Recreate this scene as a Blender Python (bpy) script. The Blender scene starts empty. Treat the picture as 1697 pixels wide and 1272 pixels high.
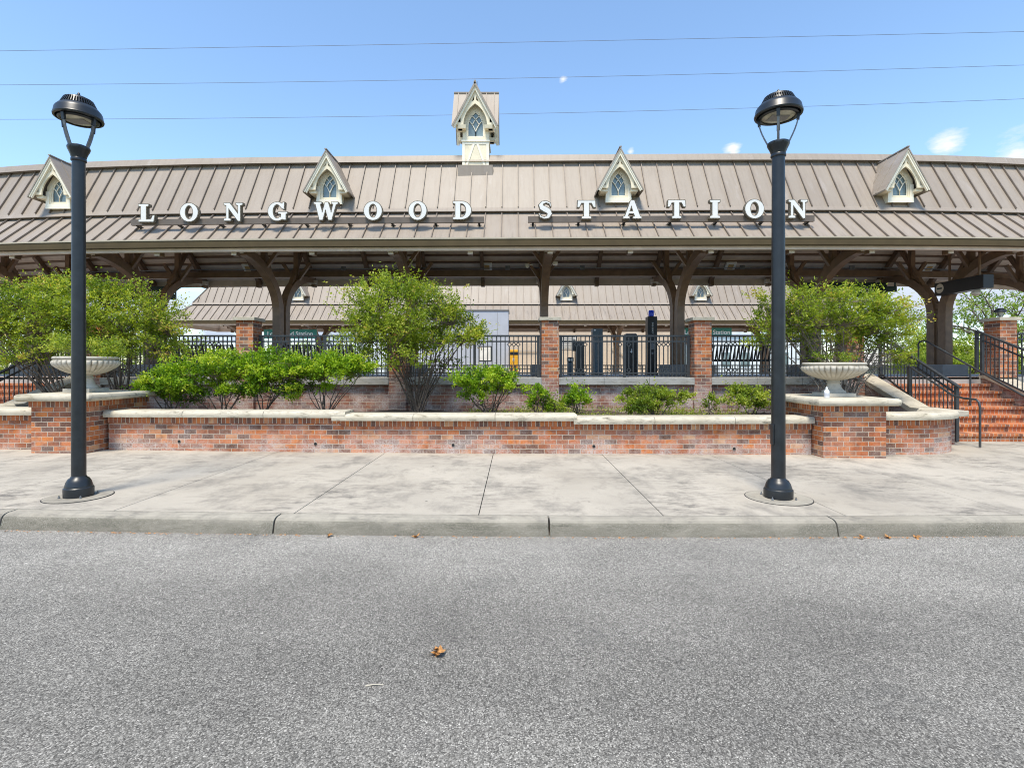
import bpy, math, random
import numpy as np
from mathutils import Vector, Matrix
R=math.radians; PI=math.pi
random.seed(7)
SC=bpy.context.scene; COL=SC.collection
OFF={}
def gz(x): return -0.006*x                       # the pavement falls gently to the right
def px(x,D): return (x-852)*D/860.0              # photo column at a depth -> metres
def pz(y,D): return 1.5+(608-y)*D/860.0
# ------------------------------------------------------------------ objects
def tag(o,label,cat,group=None,kind=None):
    if label: o['label']=label
    if cat: o['category']=cat
    if group: o['group']=group
    if kind: o['kind']=kind
    return o
def thing(name,label,cat,loc=(0,0,0),group=None):
    o=bpy.data.objects.new(name,None); COL.objects.link(o); o.empty_display_size=.2
    o.location=loc; OFF[o]=Vector(loc); return tag(o,label,cat,group)
def link(me,name,parent=None,loc=None,mat=None):
    o=bpy.data.objects.new(name,me); COL.objects.link(o)
    if mat and not me.materials: me.materials.append(mat)
    if parent: o.parent=parent; OFF[o]=OFF[parent]
    elif loc is not None: o.location=loc; OFF[o]=Vector(loc)
    else: OFF[o]=Vector((0,0,0))
    return o
def copy_tree(o,loc=None,label=None,parent=None):
    c=o.copy(); COL.objects.link(c); OFF[c]=OFF[o]
    if parent: c.parent=parent
    if loc is not None: c.location=loc
    if label: c['label']=label
    for ch in list(o.children): copy_tree(ch,parent=c)
    return c
class MB:
    def __init__(s): s.v=[]; s.f=[]; s.cuv={}
    def add(s,vs,fs):
        b=len(s.v); s.v+= [tuple(p) for p in vs]; s.f+=[tuple(b+i for i in q) for q in fs]
    def hexa(s,p): s.add(p,[(0,3,2,1),(4,5,6,7),(0,1,5,4),(1,2,6,5),(2,3,7,6),(3,0,4,7)])
    def box(s,x0,x1,y0,y1,z0,z1):
        s.hexa([(x0,y0,z0),(x1,y0,z0),(x1,y1,z0),(x0,y1,z0),(x0,y0,z1),(x1,y0,z1),(x1,y1,z1),(x0,y1,z1)])
    def bar(s,p0,p1,w,h,up=(0,0,1),lift=0):
        p0=Vector(p0);p1=Vector(p1);d=(p1-p0).normalized();u=Vector(up)
        sd=d.cross(u)
        if sd.length<1e-5: sd=d.cross(Vector((1,0,0)))
        sd.normalize(); n=sd.cross(d).normalized()
        a=sd*w/2; b0=n*(lift-h/2); b1=n*(lift+h/2)
        s.hexa([p0-a+b0,p0+a+b0,p1+a+b0,p1-a+b0,p0-a+b1,p0+a+b1,p1+a+b1,p1-a+b1])
    def prism(s,poly,m,c0,c1):
        n=len(poly); A=[m(a,b,c0) for a,b in poly]; B=[m(a,b,c1) for a,b in poly]
        s.add(A+B,[tuple(range(n-1,-1,-1)),tuple(range(n,2*n))]+[(i,(i+1)%n,n+(i+1)%n,n+i) for i in range(n)])
    def tube(s,pts,r,n=8,cap=True):
        pts=[Vector(p) for p in pts]; rs=r if isinstance(r,(list,tuple)) else [r]*len(pts)
        rings=[];prev=None
        for i,p in enumerate(pts):
            t=(pts[min(i+1,len(pts)-1)]-pts[max(i-1,0)]).normalized()
            if prev is None:
                prev=t.orthogonal().normalized()
            a=(prev-t*prev.dot(t))
            if a.length<1e-6: a=t.orthogonal()
            a.normalize(); prev=a; b=t.cross(a)
            rings.append([p+(a*math.cos(2*PI*k/n)+b*math.sin(2*PI*k/n))*rs[i] for k in range(n)])
        vs=[q for r_ in rings for q in r_]; fs=[]
        for i in range(len(pts)-1):
            for k in range(n):
                k2=(k+1)%n; fs.append((i*n+k,i*n+k2,(i+1)*n+k2,(i+1)*n+k))
        if cap: fs+= [tuple(range(n-1,-1,-1)),tuple((len(pts)-1)*n+k for k in range(n))]
        s.add(vs,fs)
    def lathe(s,prof,c=(0,0,0),n=32,fl=None):
        vs=[];fs=[]
        for (r,z) in prof:
            for k in range(n):
                a=2*PI*k/n; rr=r*(fl(a,z) if fl else 1)
                vs.append((c[0]+rr*math.cos(a),c[1]+rr*math.sin(a),c[2]+z))
        m=len(prof)
        for i in range(m-1):
            for k in range(n):
                k2=(k+1)%n; fs.append((i*n+k,i*n+k2,(i+1)*n+k2,(i+1)*n+k))
        fs.append(tuple(range(n-1,-1,-1))); fs.append(tuple((m-1)*n+k for k in range(n)))
        s.add(vs,fs)
    def map(s,f): s.v=[tuple(f(*p)) for p in s.v]; return s
    def build(s,name,mat,parent=None,loc=None,smooth=False,bevel=0,ang=40):
        o0=OFF[parent] if parent else (Vector(loc) if loc is not None else Vector((0,0,0)))
        me=bpy.data.meshes.new(name)
        me.from_pydata([(p[0]-o0[0],p[1]-o0[1],p[2]-o0[2]) for p in s.v],[],s.f)
        uv=me.uv_layers.new(name='UVMap'); ud=np.zeros(len(me.loops)*2,dtype=np.float32)
        for p in me.polygons:
            n=p.normal; ax=max(range(3),key=lambda i:abs(n[i]))
            cu=s.cuv.get(p.index)
            for j,li in enumerate(p.loop_indices):
                w=s.v[me.loops[li].vertex_index]
                if cu: q=cu[j]
                else: q=(w[1],w[2]) if ax==0 else (w[0],w[2]) if ax==1 else (w[0],w[1])
                ud[2*li]=q[0]; ud[2*li+1]=q[1]
        uv.data.foreach_set('uv',ud)
        if smooth:
            me.polygons.foreach_set('use_smooth',[True]*len(me.polygons))
            try: me.set_sharp_from_angle(angle=R(ang))
            except Exception: pass
        o=link(me,name,parent,loc,mat)
        if bevel:
            b=o.modifiers.new('bevel','BEVEL'); b.width=bevel; b.segments=2; b.limit_method='ANGLE'
        return o
def outline_mesh(polys,ext,off=0,m=None):
    """filled 2-D outlines (holes allowed) -> (verts, faces), extruded +-ext; m maps (a,b,c)->world"""
    cu=bpy.data.curves.new('outline','CURVE'); cu.dimensions='2D'; cu.fill_mode='BOTH'; cu.extrude=ext; cu.offset=off
    for pl in polys:
        sp=cu.splines.new('POLY'); sp.points.add(len(pl)-1); sp.use_cyclic_u=True
        for i,(a,b) in enumerate(pl): sp.points[i].co=(a,b,0,1)
    o=bpy.data.objects.new('outline',cu); me=bpy.data.meshes.new_from_object(o)
    vs=[tuple(v.co) for v in me.vertices]; fs=[tuple(p.vertices) for p in me.polygons]
    bpy.data.objects.remove(o); bpy.data.curves.remove(cu); bpy.data.meshes.remove(me)
    if m: vs=[m(*p) for p in vs]
    return vs,fs
def text_mesh(body,size,ext=.004,align='CENTER'):
    cu=bpy.data.curves.new('text','FONT'); cu.body=body; cu.size=size; cu.extrude=ext; cu.align_x=align; cu.align_y='CENTER'; cu.offset=size*.012
    o=bpy.data.objects.new('text',cu); me=bpy.data.meshes.new_from_object(o)
    vs=[tuple(v.co) for v in me.vertices]; fs=[tuple(p.vertices) for p in me.polygons]
    bpy.data.objects.remove(o); bpy.data.curves.remove(cu); bpy.data.meshes.remove(me)
    return vs,fs
# ------------------------------------------------------------------ materials
class NT:
    def __init__(s,name):
        s.m=bpy.data.materials.new(name); s.m.use_nodes=True; s.t=s.m.node_tree; s.t.nodes.clear()
        s.out=s.n('ShaderNodeOutputMaterial'); s.p=s.n('ShaderNodeBsdfPrincipled'); s.l(s.p.outputs[0],s.out.inputs[0])
        s.obj=s.n('ShaderNodeTexCoord').outputs['Object']; s.uv=s.n('ShaderNodeUVMap').outputs[0]
        s.pos=s.n('ShaderNodeNewGeometry').outputs['Position']
    def n(s,t,**k):
        x=s.t.nodes.new(t)
        for a,b in k.items(): setattr(x,a,b)
        return x
    def l(s,a,b): s.t.links.new(a,b)
    def set(s,i,v):
        if hasattr(v,'node'): s.l(v,i)
        else: i.default_value=v
    def noise(s,v,scale,detail=4,rough=.55,sc=None):
        if sc:
            mp=s.n('ShaderNodeMapping'); mp.inputs['Scale'].default_value=sc; s.l(v,mp.inputs[0]); v=mp.outputs[0]
        x=s.n('ShaderNodeTexNoise'); s.l(v,x.inputs['Vector']); x.inputs['Scale'].default_value=scale
        x.inputs['Detail'].default_value=detail; x.inputs['Roughness'].default_value=rough; return x.outputs[0]
    def ramp(s,f,stops,ip='LINEAR'):
        x=s.n('ShaderNodeValToRGB'); s.l(f,x.inputs[0]); cr=x.color_ramp; cr.interpolation=ip
        while len(cr.elements)<len(stops): cr.elements.new(.5)
        for e,(p,c) in zip(cr.elements,stops):
            e.position=p; e.color=(c,c,c,1) if isinstance(c,(int,float)) else (*c,1)
        return x.outputs[0]
    def mix(s,f,a,b,bt='MIX'):
        x=s.n('ShaderNodeMix',data_type='RGBA',blend_type=bt)
        s.set(x.inputs[0],f)
        for i,v in ((6,a),(7,b)):
            s.set(x.inputs[i],v if hasattr(v,'node') else (*v,1))
        return x.outputs[2]
    def math(s,op,a,b=0,c=None):
        x=s.n('ShaderNodeMath',operation=op); s.set(x.inputs[0],a); s.set(x.inputs[1],b)
        if c is not None: s.set(x.inputs[2],c)
        return x.outputs[0]
    def bump(s,h,st=.3,d=.01):
        b=s.n('ShaderNodeBump'); s.l(h,b.inputs['Height']); b.inputs['Strength'].default_value=st; b.inputs['Distance'].default_value=d
        s.l(b.outputs[0],s.p.inputs['Normal'])
    def fin(s,col,rough=.6,metal=0,spec=.5):
        s.set(s.p.inputs['Base Color'],col if hasattr(col,'node') else (*col,1)); s.set(s.p.inputs['Roughness'],rough)
        s.p.inputs['Metallic'].default_value=metal; s.p.inputs['Specular IOR Level'].default_value=spec; return s.m
def plain(name,c,rough=.6,metal=0,var=.15,scale=3,spec=.5,bs=0):
    t=NT(name); f=t.noise(t.pos,scale,5)
    lo=tuple(x*(1-var) for x in c); hi=tuple(min(1,x*(1+var)) for x in c)
    c_=t.ramp(f,[(.3,lo),(.7,hi)])
    if bs: t.bump(t.noise(t.pos,bs,3),.25,.004)
    return t.fin(c_,rough,metal,spec)
def brick_mat(name,w=.21,h=.0825,white=0.0,low=0.0,dark=0.0,off=.5,warm=0):
    t=NT(name); wob=t.noise(t.uv,9,2)
    uv=t.n('ShaderNodeVectorMath',operation='ADD'); t.l(t.uv,uv.inputs[0])
    wv=t.n('ShaderNodeVectorMath',operation='SCALE'); nn=t.n('ShaderNodeTexNoise'); t.l(t.uv,nn.inputs['Vector']); nn.inputs['Scale'].default_value=14
    t.l(nn.outputs['Color'],wv.inputs[0]); wv.inputs['Scale'].default_value=.007; t.l(wv.outputs[0],uv.inputs[1])
    b=t.n('ShaderNodeTexBrick'); t.l(uv.outputs[0],b.inputs['Vector']); b.offset=off
    for k,v in (('Scale',1),('Mortar Size',.0052),('Mortar Smooth',.15),('Bias',0),('Brick Width',w),('Row Height',h)): b.inputs[k].default_value=v
    b.inputs['Color1'].default_value=(0,0,0,1); b.inputs['Color2'].default_value=(1,1,1,1); b.inputs['Mortar'].default_value=(.5,.5,.5,1)
    c=t.ramp(b.outputs['Color'],[(0,(.085,.048,.038)),(.11,(.125,.056,.038)),(.20,(.23,.072,.032)),(.34,(.36,.094,.027)),(.54,(.48,.120,.025)),(.72,(.58,.170,.028)),(.83,(.40,.115,.042)),(.92,(.52,.21,.085)),(1,(.62,.34,.16))])
    c=t.mix(t.ramp(t.noise(t.uv,38,4,.7),[(.40,0.0),(.66,.6)]),c,t.mix(.55,c,(.44,.26,.15)))
    c=t.mix(t.ramp(t.noise(t.uv,7,5),[(.46,0),(.66,.6)]),c,(.13,.055,.04))
    if warm: c=t.mix(warm,c,(.50,.125,.03))
    if dark: c=t.mix(dark,c,(.19,.12,.11))
    mo=t.mix(t.noise(t.uv,25,3),(.36,.30,.23),(.60,.52,.41))
    c=t.mix(b.outputs['Fac'],c,mo)
    if white or low:
        m=t.ramp(t.noise(t.uv,2.2,7,.65),[(.42,0),(.62,1)])
        m=t.math('MULTIPLY',m,white) if white else t.math('MULTIPLY',m,0)
        if low:
            sep=t.n('ShaderNodeSeparateXYZ'); t.l(t.uv,sep.inputs[0])
            lo=t.ramp(sep.outputs[1],[(.03,1),(.16,.8),(.42,0)])
            pt=t.ramp(t.noise(t.uv,1.1,6,.7),[(.40,0),(.60,1)])
            m=t.math('MAXIMUM',m,t.math('MULTIPLY',t.math('MULTIPLY',lo,pt),low))
        brk=t.ramp(t.noise(t.uv,34,5,.75),[(.36,.12),(.56,1)]); m=t.math('MULTIPLY',m,brk)
        c=t.mix(m,c,(.55,.48,.44))
    inv=t.math('SUBTRACT',1,b.outputs['Fac']); t.bump(t.math('ADD',inv,t.math('MULTIPLY',t.noise(t.uv,60,3),.35)),.6,.006)
    return t.fin(c,.85,0,.3)
def concrete_mat(name,c=(.47,.44,.40),stain=.5,rough=.85,scale=1.0,face=0):
    t=NT(name); a=t.ramp(t.noise(t.pos,.55*scale,6,.6),[(.35,tuple(x*.80 for x in c)),(.62,c)])
    a=t.mix(t.ramp(t.noise(t.pos,.4*scale,4),[(.48,0),(.68,.45)]),a,tuple(x*.62 for x in (c[0],c[1]*.96,c[2]*.9)))
    big=t.ramp(t.noise(t.pos,.75*scale,4,.6,(1,.8,1)),[(.44,0),(.60,1)])
    f=t.noise(t.pos,5.5*scale,10,.8,(.55,1.3,1)); st=t.ramp(f,[(.47,0),(.66,min(1,stain*1.25))])
    a=t.mix(t.math('MULTIPLY',st,big),a,(.10,.092,.08))
    a=t.mix(t.ramp(t.noise(t.pos,1.7*scale,9,.74,(1,.6,1)),[(.50,0),(.70,stain*.8)]),a,(.15,.138,.118))
    a=t.mix(t.ramp(t.noise(t.pos,140,2),[(.35,.30),(.65,0)]),a,(.2,.18,.16))
    v=t.n('ShaderNodeTexVoronoi'); t.l(t.pos,v.inputs['Vector']); v.inputs['Scale'].default_value=1.6
    a=t.mix(t.ramp(v.outputs['Distance'],[(.018,.75*stain),(.03,0)]),a,(.04,.037,.033))      # gum and rust spots
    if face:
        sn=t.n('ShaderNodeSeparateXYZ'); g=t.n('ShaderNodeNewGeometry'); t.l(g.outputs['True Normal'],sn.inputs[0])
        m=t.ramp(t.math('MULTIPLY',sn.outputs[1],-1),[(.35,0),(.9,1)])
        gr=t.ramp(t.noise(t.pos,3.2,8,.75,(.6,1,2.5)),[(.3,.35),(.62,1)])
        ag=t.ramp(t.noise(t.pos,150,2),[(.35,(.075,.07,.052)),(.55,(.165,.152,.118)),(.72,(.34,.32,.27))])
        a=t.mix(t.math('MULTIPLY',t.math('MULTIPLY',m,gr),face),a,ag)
    t.bump(t.noise(t.pos,90,3),.2,.003)
    return t.fin(a,rough,0,.25)
def stone_mat(name,c,stain):
    t=NT(name); a=t.ramp(t.noise(t.pos,4,6),[(.3,tuple(x*.82 for x in c)),(.65,c)])
    a=t.mix(t.ramp(t.noise(t.pos,7,9,.75,(.6,1,2.5)),[(.52,0),(.68,stain)]),a,(.14,.125,.09))
    a=t.mix(t.ramp(t.noise(t.pos,1.7,5),[(.5,0),(.75,.45*stain)]),a,(.3,.25,.15))
    t.bump(t.noise(t.pos,70,4),.25,.004); return t.fin(a,.85,0,.25)
def asphalt():
    t=NT('asphalt'); v=t.n('ShaderNodeTexVoronoi'); t.l(t.pos,v.inputs['Vector']); v.inputs['Scale'].default_value=150
    sp=t.ramp(v.outputs['Color'],[(0,(.078,.073,.064)),(.3,(.185,.174,.153)),(.65,(.345,.325,.286)),(.88,(.54,.51,.45)),(1,(.88,.83,.74))])
    g=t.ramp(v.outputs['Distance'],[(0,1),(.55,.62),(.9,.22)])
    c=t.mix(.7,sp,g,'MULTIPLY')
    c=t.mix(.6,c,t.ramp(t.noise(t.pos,420,2),[(.3,.7),(.7,1.25)]),'MULTIPLY')
    c=t.mix(.5,c,t.ramp(t.noise(t.pos,26,6,.8),[(.3,.75),(.7,1.2)]),'MULTIPLY')
    sep=t.n('ShaderNodeSeparateXYZ'); t.l(t.pos,sep.inputs[0])                    # wear bands along the traffic
    wob=t.math('ADD',sep.outputs[1],t.math('MULTIPLY',t.math('SUBTRACT',t.noise(t.pos,.5,3),.5),1.1))
    band=t.ramp(t.math('DIVIDE',wob,6.0),[(0,.95),(.28,1.0),(.42,.80),(.56,.84),(.70,1.14),(.82,1.2),(1,1.08)])
    c=t.mix(.9,c,band,'MULTIPLY')
    c=t.mix(.85,c,t.ramp(t.noise(t.pos,.8,7,.65,(.55,1,1)),[(.32,.76),(.66,1.2)]),'MULTIPLY')
    c=t.mix(t.ramp(t.noise(t.pos,1.7,8,.75),[(.57,0),(.72,.5)]),c,(.085,.083,.078))
    c=t.mix(t.ramp(t.noise(t.pos,5.5,5,.7),[(.70,0),(.76,.55)]),c,(.05,.05,.05))
    t.bump(t.math('ADD',t.math('MULTIPLY',v.outputs['Distance'],-1),t.noise(t.pos,260,2)),.5,.005)
    return t.fin(c,.9,0,.25)
def roof_mat():
    t=NT('taupe_standing_seam_metal'); a=t.ramp(t.noise(t.pos,.35,5,.6),[(.3,(.27,.225,.18)),(.7,(.325,.275,.222))])
    st=t.ramp(t.noise(t.pos,2.2,7,.7,(5,.5,.5)),[(.46,0),(.72,.42)]); a=t.mix(st,a,(.205,.16,.122))
    a=t.mix(t.ramp(t.noise(t.pos,1.3,7,.7,(2.2,.5,.5)),[(.60,0),(.74,.4)]),a,(.45,.41,.38))
    a=t.mix(t.ramp(t.noise(t.pos,9,8,.75,(2,1,1)),[(.66,0),(.76,.5)]),a,(.12,.10,.09))
    sp=t.n('ShaderNodeSeparateXYZ'); t.l(t.pos,sp.inputs[0])                        # grime washed down to the eaves
    dirt=t.ramp(t.math('SUBTRACT',sp.outputs[2],4.40),[(.02,1),(.16,.55),(.34,0)])
    gr=t.ramp(t.noise(t.pos,3.0,8,.75,(5,.35,.35)),[(.52,0),(.66,1)])
    a=t.mix(t.math('MULTIPLY',t.math('MULTIPLY',dirt,gr),.7),a,(.10,.085,.075))
    return t.fin(a,.5,0,.35)
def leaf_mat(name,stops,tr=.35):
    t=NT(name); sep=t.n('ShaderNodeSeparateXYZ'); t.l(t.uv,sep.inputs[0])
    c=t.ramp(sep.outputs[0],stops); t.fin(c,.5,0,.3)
    tl=t.n('ShaderNodeBsdfTranslucent'); t.l(t.mix(1.0,c,(1.25,1.2,.5),'MULTIPLY'),tl.inputs[0])
    mx=t.n('ShaderNodeMixShader'); mx.inputs[0].default_value=tr
    t.l(t.p.outputs[0],mx.inputs[1]); t.l(tl.outputs[0],mx.inputs[2]); t.l(mx.outputs[0],t.out.inputs[0]); return t.m
def glass_mat(name,c,rough=.08):
    t=NT(name); f=t.noise(t.pos,2.5,3); return t.fin(t.ramp(f,[(.3,tuple(x*.6 for x in c)),(.7,c)]),rough,0,.6)
M={}
M['brick']=brick_mat('red_clay_brick',low=.35,white=.22)
M['brick_low']=brick_mat('red_brick_with_salt_bloom',low=.95,white=.38)
M['brick_wash']=brick_mat('faded_limewashed_brick',white=.85,low=0,dark=.62)
M['soldier']=brick_mat('header_brick_course',w=.075,h=1.0,dark=.12,off=0)
M['step']=brick_mat('stair_header_brick',w=.088,h=2.0,white=.1,off=0,warm=.12)
M['walk']=concrete_mat('stained_sidewalk_concrete',(.485,.435,.355),1.0)
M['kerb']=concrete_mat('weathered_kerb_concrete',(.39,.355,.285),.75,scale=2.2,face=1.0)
M['plinth']=concrete_mat('grey_concrete',(.30,.29,.28),.3)
M['cap']=stone_mat('limestone_cap',(.56,.505,.395),.95)
M['urn']=stone_mat('cast_stone',(.53,.485,.40),.65)
M['coping']=stone_mat('grey_coping_stone',(.38,.37,.34),.75)
M['slab']=stone_mat('pale_cheek_slab',(.50,.45,.36),.6)
M['asphalt']=asphalt(); M['roof']=roof_mat()
M['seam']=plain('dark_brown_seam_metal',(.19,.152,.118),.5,var=.2)  # seams a darker brown than the roof panels
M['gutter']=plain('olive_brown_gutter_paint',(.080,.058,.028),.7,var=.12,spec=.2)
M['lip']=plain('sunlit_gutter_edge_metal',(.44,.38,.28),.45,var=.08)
M['soffit']=plain('brown_roof_deck',(.66,.53,.43),.6,var=.12)
M['steel']=plain('dark_bronze_steel_paint',(.185,.112,.064),.5,var=.2,scale=6)
M['tip']=plain('tan_paint_and_sunlit_ends',(.62,.55,.46),.6)  # pale tan; on arm and rafter ends the tone stands for sunlight
M['cream']=plain('cream_trim_paint',(.78,.69,.50),.55,var=.07,scale=5)
M['trimwhite']=plain('warm_white_trim_paint',(.86,.79,.63),.5,var=.05,scale=5)
M['glass']=glass_mat('reflective_dormer_glass',(.25,.33,.34))
M['lampiron']=plain('blue_black_lamp_paint',(.012,.0145,.017),.36,var=.35,scale=9)
M['lampgrey']=plain('galvanised_arm_metal',(.17,.18,.19),.4,.3,var=.35,scale=14)
M['lens']=plain('cloudy_lamp_lens',(.42,.40,.31),.25,var=.3,scale=8)
M['rail']=plain('black_railing_paint',(.036,.040,.043),.42,var=.25,scale=9)
M['black']=plain('black_plastic',(.010,.011,.014),.35)
M['slate']=plain('slate_blue_cabinet_paint',(.05,.085,.11),.4)
M['lettwhite']=plain('white_letter_face',(.70,.69,.65),.5,var=.06)
M['lettrim']=plain('grey_letter_return',(.10,.085,.06),.55,var=.4,scale=30)
M['bulb']=plain('frosted_bulb_glass',(.42,.37,.27),.35,var=.1)
M['signbar']=plain('umber_sign_rail',(.125,.098,.075),.5)
M['green']=plain('teal_sign_panel',(.03,.20,.17),.45,var=.06)
M['dgreen']=plain('dark_green_sign_panel',(.012,.035,.032),.45)
M['beige']=plain('beige_stucco',(.62,.50,.37),.85,var=.06,bs=60)
M['grey']=plain('light_grey_panel',(.50,.52,.56),.5,var=.04)
M['yellow']=plain('yellow_cabinet_paint',(.80,.40,.02),.45); M['teal']=plain('teal_cabinet_paint',(.02,.36,.40),.45)
M['bark']=plain('twiggy_bark',(.115,.085,.062),.9,var=.5,scale=20); M['barkgrey']=plain('grey_twig_bark',(.20,.165,.13),.9,var=.45,scale=20)
M['soil']=plain('mulched_soil',(.07,.048,.033),.95,var=.5,scale=14,bs=40)
M['groundm']=plain('rough_grass_ground',(.07,.11,.03),.95,var=.4,scale=3)
M['plat']=concrete_mat('platform_concrete',(.60,.57,.52),.2)
M['white']=plain('white_plastic',(.80,.81,.82),.35,var=.04); M['ballast']=plain('track_ballast',(.19,.17,.16),.95,var=.6,scale=22,bs=40)
M['lightbox']=plain('off_white_fixture_housing',(.86,.82,.72),.5); M['amber']=plain('amber_fixture_lens',(.55,.32,.08),.35)
M['wire']=plain('grey_overhead_wire',(.09,.10,.12),.6); M['dryleaf']=plain('dry_orange_leaf',(.42,.20,.06),.8,var=.5,scale=60)
M['joint']=plain('dark_joint_filler',(.035,.032,.03),.95)
M['leafA']=leaf_mat('loropetalum_leaf',[(0,(.07,.125,.014)),(.35,(.19,.28,.022)),(.7,(.38,.46,.05)),(.92,(.56,.58,.10)),(1,(.48,.32,.10))],.47)
M['leafB']=leaf_mat('bright_hedge_leaf',[(0,(.05,.12,.008)),(.32,(.15,.29,.012)),(.7,(.34,.50,.024)),(1,(.56,.62,.07))],.42)
M['leafC']=leaf_mat('yellow_green_leaf',[(0,(.08,.14,.02)),(.5,(.24,.33,.03)),(1,(.52,.55,.09))],.45)
M['leafD']=leaf_mat('tree_leaf',[(0,(.07,.14,.03)),(.5,(.17,.27,.05)),(1,(.42,.48,.11))],.5)
# ------------------------------------------------------------------ ground, road, pavement
def kb(x): return .0044*min(abs(x),14)**2        # the street bends gently
def wb(x): return .0032*min(abs(x),9)**2
g=MB(); g.add([(-400,-400,-.30),(400,-400,-.30),(400,400,-.30),(-400,400,-.30)],[(0,1,2,3)])
tag(g.build('ground',M['groundm']),None,None,None,'structure')
xs=[-60]+[i*1.0 for i in range(-30,31)]+[60]
rd=MB()
for a,b in zip(xs,xs[1:]): rd.add([(a,-9,gz(a)-.16),(b,-9,gz(b)-.16),(b,5.30+kb(b),gz(b)-.155),(a,5.30+kb(a),gz(a)-.155)],[(0,1,2,3)])
tag(rd.build('road',M['asphalt']),None,None,None,'structure')
# kerb in cast lengths with open joints
kp=[(5.265,-.004),(5.17,-.006),(5.135,-.014),(5.108,-.032),(5.095,-.058),(5.07,-.15),(5.06,-.22),(5.265,-.22)]
kx=[-60,-40,-30,-22,-16,-10.75,-7.95,-5.15,-2.37,.345,3.20,6.0,8.8,11.6,16,24,40,60]
ke=MB()
for a,b in zip(kx,kx[1:]):
    a+=.009;b-=.009; n=max(1,int((b-a)/.9)); ss=[a+(b-a)*i/n for i in range(n+1)]
    vs=[(x,y+kb(x),z+gz(x)) for x in ss for y,z in kp]; m=len(kp); fs=[tuple(range(m-1,-1,-1)),tuple(n*m+k for k in range(m))]
    for i in range(n):
        for k in range(m): fs.append((i*m+k,i*m+(k+1)%m,(i+1)*m+(k+1)%m,(i+1)*m+k))
    ke.add(vs,fs)
tag(ke.build('kerb',M['kerb'],smooth=True,ang=35),None,None,None,'structure')
jf=MB()
for a,b in zip(xs,xs[1:]): jf.add([(a,5.09+kb(a),gz(a)-.03),(b,5.09+kb(b),gz(b)-.03),(b,14,gz(b)-.03),(a,14,gz(a)-.03)],[(0,1,2,3)])
jf.v=[(x,max(y,5.2+kb(x)) if y<9 else y,z) for x,y,z in jf.v]
tag(jf.build('pavement_bed',M['joint']),None,None,None,'structure')
sw=MB(); jx=[-60,-40]+[-.36+1.88*k for k in range(-15,17)]+[40,60]
for a,b in zip(jx,jx[1:]):
    a2=a+.0042;b2=b-.0042; n=2
    for (y0,y1) in ((5.275,7.125),(7.132,9.02),(9.03,10.9)):
        e0=(lambda x:kb(x)) if y0<6 else (lambda x:0); 
        w0=.5
        P=[(a2,y0+e0(a2)),(b2,y0+e0(b2)),(b2,y1),(a2,y1)]
        vs=[(x,y,gz(x)-.05) for x,y in P]+[(x,y,gz(x)) for x,y in P]; sw.hexa(vs)
tag(sw.build('sidewalk',M['walk'],bevel=.004),None,None,None,'structure')
# dry litter
def crumple(name,loc,r,lab,cat='leaf',group=None,n=7,mat='dryleaf'):
    m=MB(); rnd=random.Random(str(loc))
    for k in range(n):
        c=Vector((rnd.uniform(-1,1)*r*.5,rnd.uniform(-1,1)*r*.5,rnd.uniform(.1,.5)*r)); a=rnd.uniform(0,6.3); t=rnd.uniform(-.7,.7)
        u=Vector((math.cos(a),math.sin(a),t))*r*.5; w=Vector((-math.sin(a),math.cos(a),rnd.uniform(-.6,.6)))*r*.28
        m.add([Vector(loc)+c+q for q in (-u,w,u,-w)],[(0,1,2,3)])
    o=m.build(name,M[mat],loc=loc); return tag(o,lab,cat,group)
crumple('dry_leaf',(-.44,2.99,-.155),.06,'crumpled orange dry leaf lying alone in the middle of the asphalt road',n=12)
for i,(xp,l) in enumerate(((545,'tiny dry leaf in the gutter below the left stretch of kerb'),(690,'tiny dry leaf in the gutter left of the middle kerb joint'),(1432,'orange dry leaf at the kerb foot just right of the right kerb joint'),(1478,'smaller orange dry leaf at the kerb foot, second right of the right kerb joint'),(1528,'orange dry leaf at the kerb foot, farthest right of the kerb litter'))):
    x=px(xp,5.03); crumple('dry_leaf',(x,5.02+kb(x),gz(x)-.152),.045,l,group='dry leaves along the kerb')
lt_=MB(); rr=random.Random(9)
for k in range(420):
    x=rr.choice((-4.6,-3.9,-2.5,-.4,1.2,2.6,3.3,4.4))+rr.gauss(0,.55); r_=rr.uniform(.006,.016); a_=rr.uniform(0,6.3); y=5.045+kb(x)-abs(rr.gauss(0,.022)); z=gz(x)-.150+rr.uniform(0,.006)
    u=Vector((math.cos(a_),math.sin(a_)*.6,rr.uniform(-.2,.3)))*r_; w_=Vector((-math.sin(a_)*.5,math.cos(a_)*.5,rr.uniform(0,.3)))*r_; c_=Vector((x,y,z))
    lt_.add([c_-u,c_+w_,c_+u,c_-w_],[(0,1,2,3)])
lt_.build('leaf_litter',M['dryleaf'],loc=(0,5.04,-.15))['kind']='stuff'
tw=MB(); tw.tube([(-.77,2.69,-.15),(-.73,2.69,-.143),(-.68,2.70,-.15)],[.004,.003,.003],5)
tag(tw.build('twig',M['slab'],loc=(-.73,2.69,-.15)),'short bleached twig lying on the road left of the orange leaf','twig')
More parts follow.
